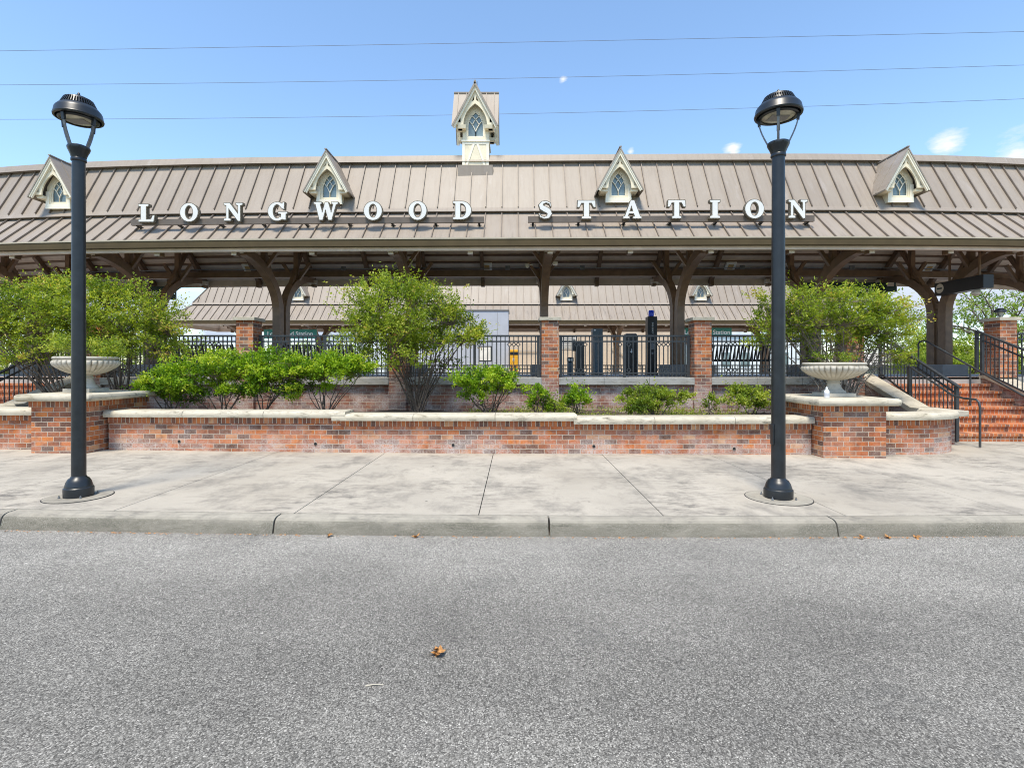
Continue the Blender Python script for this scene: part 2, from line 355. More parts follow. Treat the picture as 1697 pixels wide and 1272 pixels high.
# ------------------------------------------------------------------ front planter wall
def wall_strip(mb,x0,x1,y0,y1,z0,z1,bow=wb,step=.5,slope=True):
    n=max(1,int((x1-x0)/step)); 
    for i in range(n):
        a=x0+(x1-x0)*i/n;b=x0+(x1-x0)*(i+1)/n
        ga,gb=(gz(a),gz(b)) if slope else (0,0)
        mb.hexa([(a,y0+bow(a),z0+ga),(b,y0+bow(b),z0+gb),(b,y1+bow(b),z0+gb),(a,y1+bow(a),z0+ga),(a,y0+bow(a),z1),(b,y0+bow(b),z1),(b,y1+bow(b),z1),(a,y1+bow(a),z1)])
def cap_strip(mb,pts,d0,z0,z1,rnd=.05,shift=0):
    """bull-nosed coping swept along plan points; d0 = half depth"""
    h=z1-z0; prof=[(-d0+rnd*.15,0),(-d0,h*.35),(-d0,h*.6),(-d0+rnd*.4,h*.9),(-d0+rnd,h),(d0-rnd,h),(d0,h*.6),(d0,0)]
    m=len(prof); vs=[];fs=[]
    P=[Vector((p[0],p[1],0)) for p in pts]
    for i,p in enumerate(P):
        t=(P[min(i+1,len(P)-1)]-P[max(i-1,0)]).normalized(); nn=Vector((-t.y,t.x,0))
        for (a,b) in prof: q=p+nn*(a+shift); vs.append((q.x,q.y,z0+b))
    for i in range(len(P)-1):
        for k in range(m): fs.append((i*m+k,i*m+(k+1)%m,(i+1)*m+(k+1)%m,(i+1)*m+k))
    fs+=[tuple(range(m-1,-1,-1)),tuple((len(P)-1)*m+k for k in range(m))]; mb.add(vs,fs)
pw=thing('planter_wall','long low red brick planter wall with white salt bloom and stepped limestone caps','planter wall',(0,9.0,0))
secs=[(-7.15,-3.0,.625,.735),(-3.0,1.08,.575,.687),(1.08,5.20,.52,.637)]
for i,(x0,x1,zc,zt) in enumerate(secs):
    m=MB(); wall_strip(m,x0,x1,8.99+i*.001,9.30,-.06,zc-.105)
    s=m.build('brick_section',M['brick_low'],pw)
    m=MB(); wall_strip(m,x0,x1,8.968,9.31,zc-.105,zc,slope=False); m.build('header_course',M['soldier'],s)
    m=MB(); a0=x0-(.14 if i==1 else .02 if i==0 else 0.0); b0=x1+(.10 if i==0 else .0)
    if i==2: a0=x0-.06
    cuts=[a0]+[a0+(b0-a0)*k/3 for k in (1,2)]+[b0]
    for a,b in zip(cuts,cuts[1:]):
        n=4; cap_strip(m,[(a+.004+(b-a-.008)*k/n,9.13+wb(a+(b-a)*k/n)) for k in range(n+1)],.245,zc,zt)
    m.build('limestone_cap',M['cap'],s,smooth=True,ang=50)
for xp,yp in ((291,731),(522,735),(751,737),(984,739),(1218,743)):
    D=9.0; x=px(xp,D); y=8.99+wb(x); z=pz(yp,y)
    m=MB(); m.lathe([(.024,0),(.030,0),(.030,.006),(.024,.006)],n=12); m.v=[(x+a,y-c,z+b) for a,b,c in m.v]
    o=m.build('weep_hole',M['slab'],pw)
    m=MB(); m.prism([(.026*math.cos(k*PI/5),.026*math.sin(k*PI/5)) for k in range(10)],lambda a,b,c:(x+a,y-.006+c,z+b),-.004,.0)
    m.build('bore',M['black'],o)
# soil
so=MB(); nx=40; rnd=random.Random(3); gr=[]
for j,y in enumerate((9.28,9.8,10.4,11.1,11.8,12.5)):
    for i in range(nx+1):
        xl,xr=((-9.3,7.3) if j==0 else (-9.7,7.7) if j==1 else (-10.42,8.44)); x=xl+(xr-xl)*i/nx; gr.append((x,y,.43+.05*rnd.uniform(-1,1)+(.05 if 1<j<5 else 0)-(.004*x)))
so.add(gr,[(j*(nx+1)+i,j*(nx+1)+i+1,(j+1)*(nx+1)+i+1,(j+1)*(nx+1)+i) for j in range(5) for i in range(nx)])
tag(so.build('planter_soil',M['soil'],smooth=True),None,None,None,'structure')
# pedestals, wing walls, urns
def pedestal(x0,x1,zt,g,lab):
    t=thing('brick_pedestal',lab,'pedestal',((x0+x1)/2,9.4,g),'brick pedestals under the urns')
    zc=zt-.12
    m=MB(); m.box(x0,x1,8.76,10.2,g-.08,zc-.10); m.build('brick_body',M['brick'],t)
    m=MB(); m.box(x0-.025,x1+.025,8.735,10.22,zc-.10,zc); m.build('header_course',M['soldier'],t)
    m=MB(); m.box(x0-.17,x1+.17,8.60,10.3,zc,zt); m.build('limestone_cap',M['cap'],t,bevel=.045)
    return t
pedestal(-8.15,-7.22,1.045,.045,'left brick pedestal with weathered limestone cap carrying the leafy urn')
pedestal(5.22,6.28,.97,-.035,'right brick pedestal with weathered limestone cap carrying urn and bottle')
def wing(sg,xa,zt,g,lab):
    t=thing('curved_wing_wall',lab,'wing wall',(sg*(xa+1),9.3,g),'curved walls beside the stairs')
    pts=[(xa,9.14)]+[(xa+.75*k/3,9.14) for k in (1,2)]+[(xa+.72+1.3*math.sin(th),10.2-1.06*math.cos(th)) for th in [R(5*k) for k in range(0,19)]]
    zc=zt-.115
    def strip(mb,out,inn,z0,z1,sl):
        L=0; P=[Vector((p[0],p[1],0)) for p in pts]; N=[]
        for i,p in enumerate(P):
            tt=(P[min(i+1,len(P)-1)]-P[max(i-1,0)]).normalized(); N.append(Vector((-tt.y,tt.x,0)))
        for i in range(len(P)-1):
            a,b=P[i],P[i+1]; l=(b-a).length
            q=[a-N[i]*out,b-N[i+1]*out,b+N[i+1]*inn,a+N[i]*inn]
            base=len(mb.f)
            mb.add([(sg*v.x,v.y,z0) for v in q]+[(sg*v.x,v.y,z1) for v in q],[(0,3,2,1),(4,5,6,7),(0,1,5,4),(2,3,7,6)]+([(3,0,4,7)] if i==0 else [])+([(1,2,6,5)] if i==len(P)-2 else []))
            mb.cuv[base+2]=[(L,z0),(L+l,z0),(L+l,z1),(L,z1)]; mb.cuv[base+3]=[(L+l,z0),(L,z0),(L,z1),(L+l,z1)]
            L+=l
    m=MB(); strip(m,0,.28,g-.1,zc-.1,0); 
    b=m.build('brick_body',M['brick_low'],t)
    m=MB(); strip(m,.022,.29,zc-.1,zc,0); m.build('header_course',M['soldier'],t)
    m=MB(); cp=[(sg*p[0],p[1]) for p in pts]; cp=cp if sg>0 else cp[::-1]
    cap_strip(m,[(p[0],p[1]) for p in cp],.25,zc,zt,.05,.14)
    ob=m.build('limestone_cap',M['cap'],t,smooth=True,ang=50)
    return t
wing(1,6.30,.69,-.045,'curved brick wing wall right of the right pedestal, rounding into the stairs')
wing(-1,8.17,.775,.055,'curved brick wing wall left of the left pedestal, cut by the picture edge')
def urn(loc,s,k,lab):
    t=thing('urn',lab,'urn',loc,'stone urns on the pedestals')
    c=loc
    m=MB(); m.box(c[0]-.28*s,c[0]+.28*s,c[1]-.28*s,c[1]+.28*s,c[2]+.001,c[2]+.065*s); m.build('plinth',M['urn'],t,bevel=.006)
    m=MB(); m.lathe([(.215*s,.065*s),(.22*s,.085*s),(.20*s,.10*s),(.15*s,.14*s),(.125*s,.19*s),(.112*s,.235*s),(.135*s,.245*s),(.135*s,.262*s),(.11*s,.268*s),(.12*s,.31*s)],c,40); m.build('stem',M['urn'],t,smooth=True,ang=50)
    N=34
    def fl(a,z):
        if z<.30*s or z>.535*s: return 1
        k=abs(math.sin(a*N/2)); w=max(0,min(1,(z-.30*s)/(.06*s)))*max(0,min(1,(.545*s-z)/(.03*s)))
        return 1-.055*w*(1-k)**2*2
    pr=[(.12,.292),(.22,.305),(.33,.335),(.43,.375),(.52,.425),(.575,.468),(.592,.50),(.585,.528),(.56,.548),(.535,.553),(.535,.562),(.565,.568),(.572,.585),(.565,.603),(.545,.61),(.515,.60),(.50,.56),(.30,.53)]
    m=MB(); m.lathe([(r*s,z*s) for r,z in pr],c,272,fl); m.build('fluted_bowl',M['urn'],t,smooth=True,ang=60)
    t.scale=(k,k,1); return t
UR=(5.80,9.42,.971); UL=(-7.76,9.42,1.046)
urn(UR,1.0,.89,'fluted stone urn on the right pedestal beside a white bottle'); urn(UL,1.05,.80,'fluted stone urn holding leafy plants on the left pedestal, behind the lamp post')
bt=thing('spray_bottle','small white plastic bottle standing on the right pedestal cap below the urn','bottle',(5.38,8.93,.971))
m=MB(); m.lathe([(.038,0),(.042,.008),(.042,.10),(.036,.125),(.017,.145),(.016,.155)],(5.38,8.93,.971),20); m.build('bottle_body',M['white'],bt,smooth=True)
m=MB(); m.lathe([(.019,.155),(.019,.175),(.009,.178),(.008,.19)],(5.38,8.93,.971),14); m.build('bottle_cap',M['white'],bt,smooth=True)
m=MB(); m.lathe([(.0428,.03),(.0428,.085)],(5.38,8.93,.971),20); m.build('bottle_label',M['grey'],bt,smooth=True)
# ------------------------------------------------------------------ lamp posts
def lamp(x,y,k,rot,kr,lab):
    g=gz(x); c=(x,y,g); t=thing('street_lamp',lab,'street lamp',c,'lamp posts on the pavement')
    m=MB(); m.lathe([(.40,.001),(.40,.007)],c,48); f=m.build('concrete_footing',M['kerb'],t)
    m=MB(); m.lathe([(.412,-.01),(.412,.004)],c,48); m.build('footing_joint',M['joint'],f)
    m=MB(); m.lathe([(.178,.005),(.18,.09),(.178,.105),(.165,.115),(.165,.125),(.158,.14),(.148,.17),(.125,.205),(.10,.22),(.092,.232),(.086,.24)],c,40); m.build('base',M['lampiron'],t,smooth=True)
    for q in range(4):
        a=R(45)+q*PI/2; m=MB(); m.lathe([(.016,.007),(.016,.022),(.008,.024),(.008,.04)],(x+.215*math.cos(a),y+.215*math.sin(a),g),6); m.build('anchor_bolt',M['lampgrey'],t)
    m=MB(); m.lathe([(.088,.22),(.086,1.0),(.083,2.5),(.079,3.98*k)],c,32); p=m.build('pole',M['lampiron'],t,smooth=True)
    if x>0:
        m=MB(); m.box(x-.096,x-.078,y-.05,y+.03,g+.62,g+.86); m.build('hand_hole_cover',M['lampiron'],p,bevel=.008)
    z0=3.98*k
    m=MB(); m.lathe([(.083,z0-.03),(.094,z0-.02),(.094,z0),(.088,z0+.01),(.098,z0+.04),(.112,z0+.07),(.132,z0+.105),(.138,z0+.125),(.132,z0+.14),(.09,z0+.155),(.03,z0+.16)],c,40,lambda a,z:1-.03*(abs(math.sin(a*16))<.4)*(z0+.03<z<z0+.11)); m.build('collar',M['lampiron'],t,smooth=True)
    zr=z0+.455                                               # rim of the hood
    for q in range(4):
        a=rot+q*PI/2; pts=[]
        for s_ in range(8):
            u=s_/7; r=.112+.128*math.sin(u*PI/2)**1.0; pts.append((x+r*math.cos(a),y+r*math.sin(a),g+z0+.11+(zr+.02-z0-.11)*u))
        m=MB()
        for a_,b_ in zip(pts,pts[1:]): m.bar(a_,b_,.030,.016,(math.cos(a),math.sin(a),0))
        o=m.build('arm',M['lampgrey'],t)
        m=MB(); b0,b1=Vector(pts[-3]),Vector(pts[-1]); m.bar(b0,b1+(b1-b0)*.3,.042,.036,(math.cos(a),math.sin(a),0)); m.build('arm_sleeve',M['lampiron'],o)
    m=MB(); m.lathe([(.24,zr+.04),(.266,zr-.004),(.290,zr),(.295,zr+.014),(.288,zr+.026),(.276,zr+.082),(.264,zr+.100),(.236,zr+.128),(.213,zr+.140),(.18,zr+.135),(.10,zr+.14),(.03,zr+.143)],c,56); h=m.build('hood',M['lampiron'],t,smooth=True,ang=35)
    m=MB()
    for q in range(44):
        a=2*PI*q/44; ca,sa=math.cos(a),math.sin(a)
        m.bar((x+.212*ca,y+.212*sa,g+zr+.135),(x+.165*ca,y+.165*sa,g+zr+.212),.011,.02,(ca,sa,0))
    m.lathe([(.19,zr+.12),(.158,zr+.19),(.170,zr+.203),(.160,zr+.222),(.10,zr+.246),(.02,zr+.254)],c,40)
    m.build('cooling_fins',M['lampiron'],h)
    m=MB(); m.lathe([(.01,zr+.23),(.016,zr+.24),(.011,zr+.26),(.02,zr+.275),(.015,zr+.295),(.003,zr+.308)],c,16); m.build('finial',M['lampiron'],h,smooth=True)
    m=MB(); m.lathe([(.238,zr+.04),(.24,zr-.012),(.228,zr-.022),(.205,zr-.022),(.205,zr+.01)],c,48); r=m.build('lens_ring',M['lampiron'],t,smooth=True)
    m=MB(); m.lathe([(.205,zr-.006),(.15,zr-.02),(.01,zr-.026)],c,40); l=m.build('lens',M['lens'],t,smooth=True)
    m=MB(); m.box(x-.12,x+.12,y-.075,y+.075,g+zr-.03,g+zr-.022); m.build('reflector_plate',M['plinth'],l)
    t.scale=(kr,kr,1); return t
lamp(-4.95,5.90,.962,R(-5),.79,'left black lamp post, standing in front of the leafy urn')
lamp(3.07,6.03,1.0,R(-117),.88,'right black lamp post, in front of the right end of the planter wall')
# ------------------------------------------------------------------ platform, retaining wall, piers
PZ=1.25; FY=12.75
pl=MB(); pl.box(-40,40,12.95,18.2,-.2,PZ); tag(pl.build('platform',M['plat']),None,None,None,'structure')
tb=MB(); tb.box(-60,60,18.25,23.4,-.2,.05); tag(tb.build('track_bed',M['ballast']),None,None,None,'structure')
fp=MB(); fp.box(-40,40,23.4,40,-.25,.72); tag(fp.build('far_platform',M['plat']),None,None,None,'structure')
def retaining(x0,x1,lab):
    t=thing('retaining_wall',lab,'retaining wall',((x0+x1)/2,12.6,.4),'brick walls holding up the platform')
    m=MB(); m.box(x0,x1,12.58,12.92,-.1,1.07); m.build('brick_face',M['brick_wash'],t)
    m=MB(); n=max(1,round((x1-x0)/.95))
    for i in range(n):
        a=x0+(x1-x0)*i/n;b=x0+(x1-x0)*(i+1)/n; m.box(a+.003,b-.003,12.47,13.0,1.072,1.245)
    m.build('stone_coping',M['coping'],t,bevel=.008)
PX=[.87+3.68*i for i in range(-4,4)]
PX=[p for p in PX]                                # -13.85 .. 11.91
pier_lab={-13.85:'brick pier at the top of the left stairs, on their far side',-10.17:'brick pier half hidden by the big left bush, behind the left urn',-6.49:'square brick pier with pale cap between two benches, left of the teal sign',-2.81:'brick pier hidden behind the round bush in the middle',.87:'square brick pier with pale cap standing alone in front of the middle column',4.55:'brick pier with pale cap right of the blue-topped call tower',8.23:'brick pier hidden behind the big right bush',11.91:'brick pier carrying a small lantern at the top of the right stairs'}
for p in PX:
    p=round(p,2); t=thing('brick_pier',pier_lab[p],'brick pier',(p,12.72,.4),'brick piers along the platform edge')
    zb=.2 if -10.5<p<9 else PZ
    m=MB(); m.box(p-.205,p+.205,12.50,12.94,zb,2.62); m.build('brick_shaft',M['brick'],t)
    if zb<1:
        m=MB(); m.box(p-.212,p+.212,12.493,12.93,zb,1.22); m.build('faded_brick_foot',M['brick_wash'],t)
    m=MB(); m.box(p-.262,p+.262,12.44,13.0,2.62,2.70); m.build('stone_cap',M['cap'],t,bevel=.008)
walls=[(-9.965,-6.695,'faded brick retaining wall with grey coping behind the hedge, right of the left urn'),(-6.285,-3.015,'faded brick retaining wall with grey coping behind the hedge, left of the round bush'),(-2.605,.665,'faded brick retaining wall behind the round bush and the middle shrub'),(1.075,4.345,'faded brick retaining wall with grey coping below the call tower and kiosks'),(4.755,8.025,'faded brick retaining wall with grey coping behind the right lamp post and bush')]
for w in walls: retaining(*w)
for w in ((12.12,16.0,'brick retaining wall right of the right stairs, at the picture edge'),(-17.5,-13.65,'brick retaining wall beyond the left stairs, at the picture edge')): retaining(*w)
# ------------------------------------------------------------------ platform fences
def fence(x0,x1,lab,y=FY,zb=1.245,dia=True,name='railing_panel',group='black railing panels between brick piers'):
    t=thing(name,lab,'railing',((x0+x1)/2,y,zb),group)
    zt=zb+1.04
    for xx in (x0+.04,(x0+x1)/2,x1-.04):
        m=MB(); m.box(xx-.032,xx+.032,y-.032,y+.032,zb,zt-.036); m.build('post',M['rail'],t)
    m=MB(); m.box(x0,x1,y-.036,y+.036,zt-.044,zt); m.build('top_rail',M['rail'],t)
    for nm,za in (('middle_rail',zt-.175),('bottom_rail',zb+.09)):
        m=MB()
        for a,b in ((x0+.068,(x0+x1)/2-.028),((x0+x1)/2+.028,x1-.068)): m.box(a,b,y-.019,y+.019,za,za+.034)
        m.build(nm,M['rail'],t)
    m=MB(); L=x1-x0; n=round(L/.1075); centers=[.215,.5-.0,.785]; sp=L/n
    diam=[round(c*n) for c in (.18,.49,.80)]
    dset={d+k for d in diam for k in (-1,0,1)} if dia else set()
    for i in range(1,n):
        xx=x0+sp*i
        if abs(xx-(x0+x1)/2)<.05: 
            continue
        for za,zz in ((zt-.141,zt-.044),):
            m.box(xx-.0115,xx+.0115,y-.0115,y+.0115,za,zz)
        m.box(xx-.0115,xx+.0115,y-.0115,y+.0115,zb+.02,zb+.09)
        if i in dset:
            h=.052
            for zc in (zt-.175-h-.004,zb+.124+h+.004):
                for s1,s2,s3,s4 in ((-1,0,0,1),(0,1,1,0),(1,0,0,-1),(0,-1,-1,0)):
                    m.bar((xx+s1*h,y,zc+s2*h),(xx+s3*h,y,zc+s4*h),.019,.019,(0,1,0))
            m.box(xx-.0115,xx+.0115,y-.0115,y+.0115,zb+.124+2*h+.006,zt-.175-2*h-.006)
        else: m.box(xx-.0115,xx+.0115,y-.0115,y+.0115,zb+.124,zt-.175)
    m.build('baluster_infill',M['rail'],t)
    return t
fl=['black railing with diamond pattern behind the left hedge, in front of the leftmost bench','black railing with diamond pattern under the left teal sign, in front of the middle bench','black railing with diamond pattern in front of the grey shelter and yellow cabinet','black railing with diamond pattern in front of the call tower and dark kiosks','black railing with diamond pattern behind the right lamp post, in front of the rightmost bench']
for (a,b,_),l in zip(walls,fl): fence(a+.03,b-.03,l)
fence(12.15,15.4,'black railing right of the lantern pier, cut by the picture edge',zb=PZ+.05)
for a,b,l in ((-16,-8,'low black railing between the tracks, far left behind the bushes'),(-8,0,'low black railing between the tracks, behind the two left benches'),(0,8,'low black railing between the tracks, behind the kiosks and call tower'),(8,16,'low black railing between the tracks, behind the right stairs')):
    fence(a,b-.05,l,y=20.8,zb=.55,dia=True,name='track_railing',group='black railings between the tracks')
# ------------------------------------------------------------------ stairs
def stairs(x0,x1,g,lab,rail_lab):
    t=thing('brick_stairs',lab,'stairs',((x0+x1)/2,11.8,g),'brick stairs up to the platform')
    n=8; rs=(PZ-g)/n
    for i in range(n):
        y0=10.85+.3*i; z0=g+rs*i
        m=MB(); m.box(x0,x1,y0+.03,13.0 if i==n-1 else y0+.36,z0-(.2 if i==0 else .02),z0+rs-.062); s=m.build('riser',M['step'],t)
        m=MB(); m.box(x0,x1,y0,13.0 if i==n-1 else y0+.34,z0+rs-.062,z0+rs+(.004 if i==n-1 else 0)); m.build('tread',M['step'],s,bevel=.01)
    return t
stairs(8.87,11.62,-.055,'brick stairs climbing to the platform on the right','')
stairs(-13.6,-10.9,.07,'brick stairs climbing to the platform on the left, partly cut by the picture edge','')
def cheek(xa,xb,lab,g,z1=.60):
    t=thing('stair_cheek_wall',lab,'stair wall',((xa+xb)/2,11.8,g),'sloping walls beside the stairs')
    m=MB(); m.prism([(10.4,g-.1),(13.0,g-.1),(13.0,1.22),(12.85,1.22),(11.1,z1-.06),(10.4,z1-.06)],lambda a,b,c:(c,a,b),xa+.03,xb-.03); m.build('brick_face',M['brick_wash'],t)
    m=MB(); m.prism([(10.1,z1-.065),(11.1,z1-.065),(12.85,1.215),(13.0,1.215),(13.0,1.33),(12.82,1.33),(11.06,z1+.05),(10.1,z1+.05)],lambda a,b,c:(c,a,b),xa,xb); m.build('stone_slab',M['slab'],t,bevel=.012)
cheek(8.44,8.86,'sloping pale stone cheek left of the right stairs, behind the wing wall',-.05)
cheek(11.63,12.1,'sloping pale stone cheek on the far right of the right stairs',-.06)
cheek(-10.89,-10.45,'sloping pale stone cheek of the left stairs, behind the left urn',.06,.68)
def stair_rail(x,y0,z0,y1,z1,lab,yt=12.95):
    t=thing('stair_railing',lab,'railing',(x,y0,z0-1.1),'black railings on the stairs'); dy=y1-y0; sl=(z1-z0)/dy
    Z=lambda y:z0+sl*(y-y0)
    for y in (y0,y1,yt):
        m=MB(); m.box(x-.03,x+.03,y-.03,y+.03,Z(y)-1.16 if y==y0 else Z(y)-1.02,Z(y)-.02); m.build('post',M['rail'],t)
    m=MB(); m.bar((x,y0-.08,Z(y0-.08)),(x,yt,Z(yt)),.075,.035,(0,0,1)); m.build('top_rail',M['rail'],t)
    for nm,d in (('middle_rail',-.17),('bottom_rail',-.93)):
        m=MB(); m.bar((x,y0,Z(y0)+d),(x,yt,Z(yt)+d),.035,.03,(0,0,1)); m.build(nm,M['rail'],t)
    m=MB(); y=y0+.11
    while y<yt-.05:
        if abs(y-y1)>.05: m.box(x-.008,x+.008,y-.008,y+.008,Z(y)-.93,Z(y)-.01)
        y+=.11
    m.build('balusters',M['rail'],t); return t
stair_rail(9.14,10.72,1.12,12.0,1.78,'black baluster railing on the left side of the right stairs')
stair_rail(11.32,10.9,1.62,12.55,2.32,'black baluster railing on the right side of the right stairs, meeting the lantern pier',yt=12.7)
stair_rail(-11.1,10.75,1.17,12.1,1.79,'black baluster railing on the left stairs, nearer the left urn')
def tube_rail(name,paths,posts,lab,loc):
    t=thing(name,lab,'handrail',loc,'round tube handrails on the stairs')
    m=MB(); m.tube(paths,.021,10); m.build('tube',M['rail'],t,smooth=True)
    for p in posts:
        m=MB(); m.tube(p,.019,10); m.build('post',M['rail'],t,smooth=True)
tube_rail('tube_handrail',[(8.96,9.98,-.04),(8.96,9.98,.72),(8.96,10.0,.82),(8.96,10.06,.87),(8.96,10.35,.88),(8.96,10.6,.92),(8.96,12.9,2.10)],[],'tube handrail whose bent end reaches the pavement beside the right stairs',(8.96,9.98,-.05))
tube_rail('tube_handrail',[(10.4,13.35,1.26),(10.4,13.35,2.10),(10.4,13.3,2.15),(10.4,13.18,2.17),(10.4,13.05,2.13),(10.4,10.6,.91),(10.4,10.4,.88),(10.4,10.3,.84),(10.4,10.28,.6),(10.4,10.28,-.06)],[[(10.4,11.83,.62),(10.4,11.83,1.5)]],'pale worn tube handrail down the middle of the right stairs',(10.4,11.8,.6))
tube_rail('tube_handrail',[(-12.3,13.4,1.26),(-12.3,13.4,2.10),(-12.3,13.3,2.16),(-12.3,13.05,2.12),(-12.3,10.6,.95),(-12.3,10.3,.88),(-12.3,10.28,0.08)],[[(-12.3,11.83,.7),(-12.3,11.83,1.5)]],'tube handrail down the middle of the left stairs at the picture edge',(-12.3,11.8,.7))
# lantern on the right pier
lt=thing('pier_lantern','small black dome lantern on top of the right brick pier','lantern',(11.91,12.72,2.70)); c=(11.91,12.72,2.70)
m=MB(); m.lathe([(.075,0),(.075,.02),(.03,.03),(.03,.05)],c,20); m.build('base',M['rail'],lt,smooth=True)
m=MB(); m.lathe([(.05,.05),(.062,.09),(.062,.14)],c,20); m.build('lens',M['lens'],lt,smooth=True)
m=MB(); m.lathe([(.125,.14),(.125,.165),(.10,.205),(.06,.235),(.02,.245)],c,24); m.build('hood',M['rail'],lt,smooth=True)
for q in range(4):
    a=q*PI/2+.4; m=MB(); m.tube([(c[0]+.05*math.cos(a),c[1]+.05*math.sin(a),c[2]+.03),(c[0]+.1*math.cos(a),c[1]+.1*math.sin(a),c[2]+.15)],.007,6); m.build('cage_bar',M['rail'],lt)
# ------------------------------------------------------------------ canopies
def bowF(x):
    u=max(-1.6,min(1.6,x/13.6)); return 13.3*(.034*u**4-.018*u)
def flat(x): return 0.0
def arch_pts(w,zs,za,n=8):
    """pointed arch from (-w,zs) over (0,za) to (w,zs)"""
    h=za-zs; r=(w*w+h*h)/(2*w); pts=[]
    a1=math.asin(min(1,h/r))
    L=[(r-w-r*math.cos(a1*k/n),zs+r*math.sin(a1*k/n)) for k in range(n+1)]
    return L+[(-x,z) for x,z in L[::-1][1:]]
def gable_trim(mb,m,z0,hw,za,bw,pit):
    """screen with a pointed opening under a gable; m(a,depth,z)"""
    e=hw-.05
    ap=arch_pts(.325,z0+.06,z0+.06+.60)
    out=[(-e,z0+.06)]+ap+[(e,z0+.06),(0,za-.10)]
    k=(za-.1-(z0+.06))/e
    tri=[(.03,z0+.75),(.03,za-.10-k*.03-.13),(.03+.075,z0+.70)]
    lo=[(.40,z0+.13),(.40,z0+.38),(.475,z0+.13)]
    holes=[tri,[(-a,b) for a,b in tri],lo,[(-a,b) for a,b in lo]]
    vs,fs=outline_mesh([out]+holes,.02,0,lambda a,b,c:m(a,.06+c,b)); mb.add(vs,fs)
def bargeboards(mb,m,z0,hw,za,dz=0):
    k=(za-z0)/hw
    for s in (-1,1):
        mb.prism([(0,za),(s*hw,z0),(s*(hw-.035),z0-.05),(0,za-.14)] ,lambda a,b,c:m(a,c,b),.085,.135)
        mb.prism([(0,za+.03),(s*(hw+.03),z0-.01),(s*hw,z0-.035),(0,za-.035)],lambda a,b,c:m(a,c,b),.135,.155)
def tracery(mb,m,w,zs,zb,za,dep):
    ap=arch_pts(w,zs,za,8); h=za-zb
    def seg(P,rr):
        for a,b in zip(P,P[1:]): mb.bar(m(a[0],dep,a[1]),m(b[0],dep,b[1]),rr*2,.02,tuple(Vector(m(0,1,0))-Vector(m(0,0,0))))
    seg([(-w,zb)]+ap+[(w,zb)],.014); seg([(-w,zb),(w,zb)],.014)
    for s in (-1,1):
        seg([(s*w*a,zb+h*b) for a,b in ((0,0),(0,.20),(.08,.28),(.22,.37),(.40,.475),(.62,.57),(.90,.655))],.0095)
        seg([(s*w*a,zb+h*b) for a,b in ((-.42,.48),(-.24,.60),(0,.70),(.25,.785),(.52,.865))],.0095)
def dormer(root,Yf,z0,name='dormer',back=1.05):
    """gabled dormer, front wall plane at Yf, sill z0; modelled at x=0"""
    m=lambda a,d,z:(a,Yf-d,z); w=.35; ze=z0+.28; za=z0+1.38
    mb=MB()
    vs,fs=outline_mesh([[(-w,z0),(w,z0),(w,z0+.62),(0,z0+1.24),(-w,z0+.62)],[(-.215,z0+.175)]+[(a,b) for a,b in arch_pts(.215,z0+.42,z0+.86)]+[(.215,z0+.175)]],.045,0,lambda a,b,c:m(a,-.045+c,b)); mb.add(vs,fs)
    mb.box(-w,-w+.05,Yf+.091,Yf+back,z0+.0,z0+.60); mb.box(w-.05,w,Yf+.091,Yf+back,z0,z0+.60)
    mb.box(-w+.051,w-.051,Yf+.091,Yf+.6,z0,z0+.03)
    d=mb.build(name,M['cream'],root)
    mb=MB(); mb.box(-w-.02,w+.02,Yf-.025,Yf-.002,z0-.015,z0+.12)
    mb.box(-w-.015,-.262,Yf-.02,Yf-.002,z0+.121,z0+.5); mb.box(.262,w+.015,Yf-.02,Yf-.002,z0+.121,z0+.5)
    mb.build('sill_board',M['trimwhite'],d)
    mb=MB(); mb.add([(-.25,Yf+.06,z0+.15),(.25,Yf+.06,z0+.15),(.25,Yf+.06,z0+.9),(-.25,Yf+.06,z0+.9)],[(0,1,2,3)]); mb.build('window_glass',M['glass'],d)
    mb=MB(); tracery(mb,m,.207,z0+.42,z0+.185,z0+.85,-.03); mb.build('window_tracery',M['trimwhite'],d)
    mb=MB(); gable_trim(mb,lambda a,dd,z:m(a,dd+.10,z),ze,.60,za,.09,1)
    for s in (-1,1):
        mb.prism([(s*.33,ze+.06),(s*.55,ze+.06),(s*.52,ze-.02),(s*.33,ze-.02)],lambda a,b,c:m(a,c,b),-.30,.12)
    mb.build('arched_gable_screen',M['cream'],d)
    mb=MB(); bargeboards(mb,lambda a,dd,z:m(a,dd+.10,z),ze,.60,za); mb.build('bargeboard',M['trimwhite'],d)
    mb=MB()
    for s in (-1,1):
        mb.prism([(0,za+.075),(s*.66,ze-.015),(s*.645,ze-.05),(0,za+.015)],lambda a,b,c:m(a,c,b),-back,.27)
        for y in (-.05,-.45): mb.bar(m(0,y,za+.085),m(s*.66,y,ze-.005),.02,.03,(0,1,0))
    mb.bar(m(0,.28,za+.085),m(0,-back,za+.085),.06,.03)
    mb.build('gable_roof',M['roof'],d)
    return d
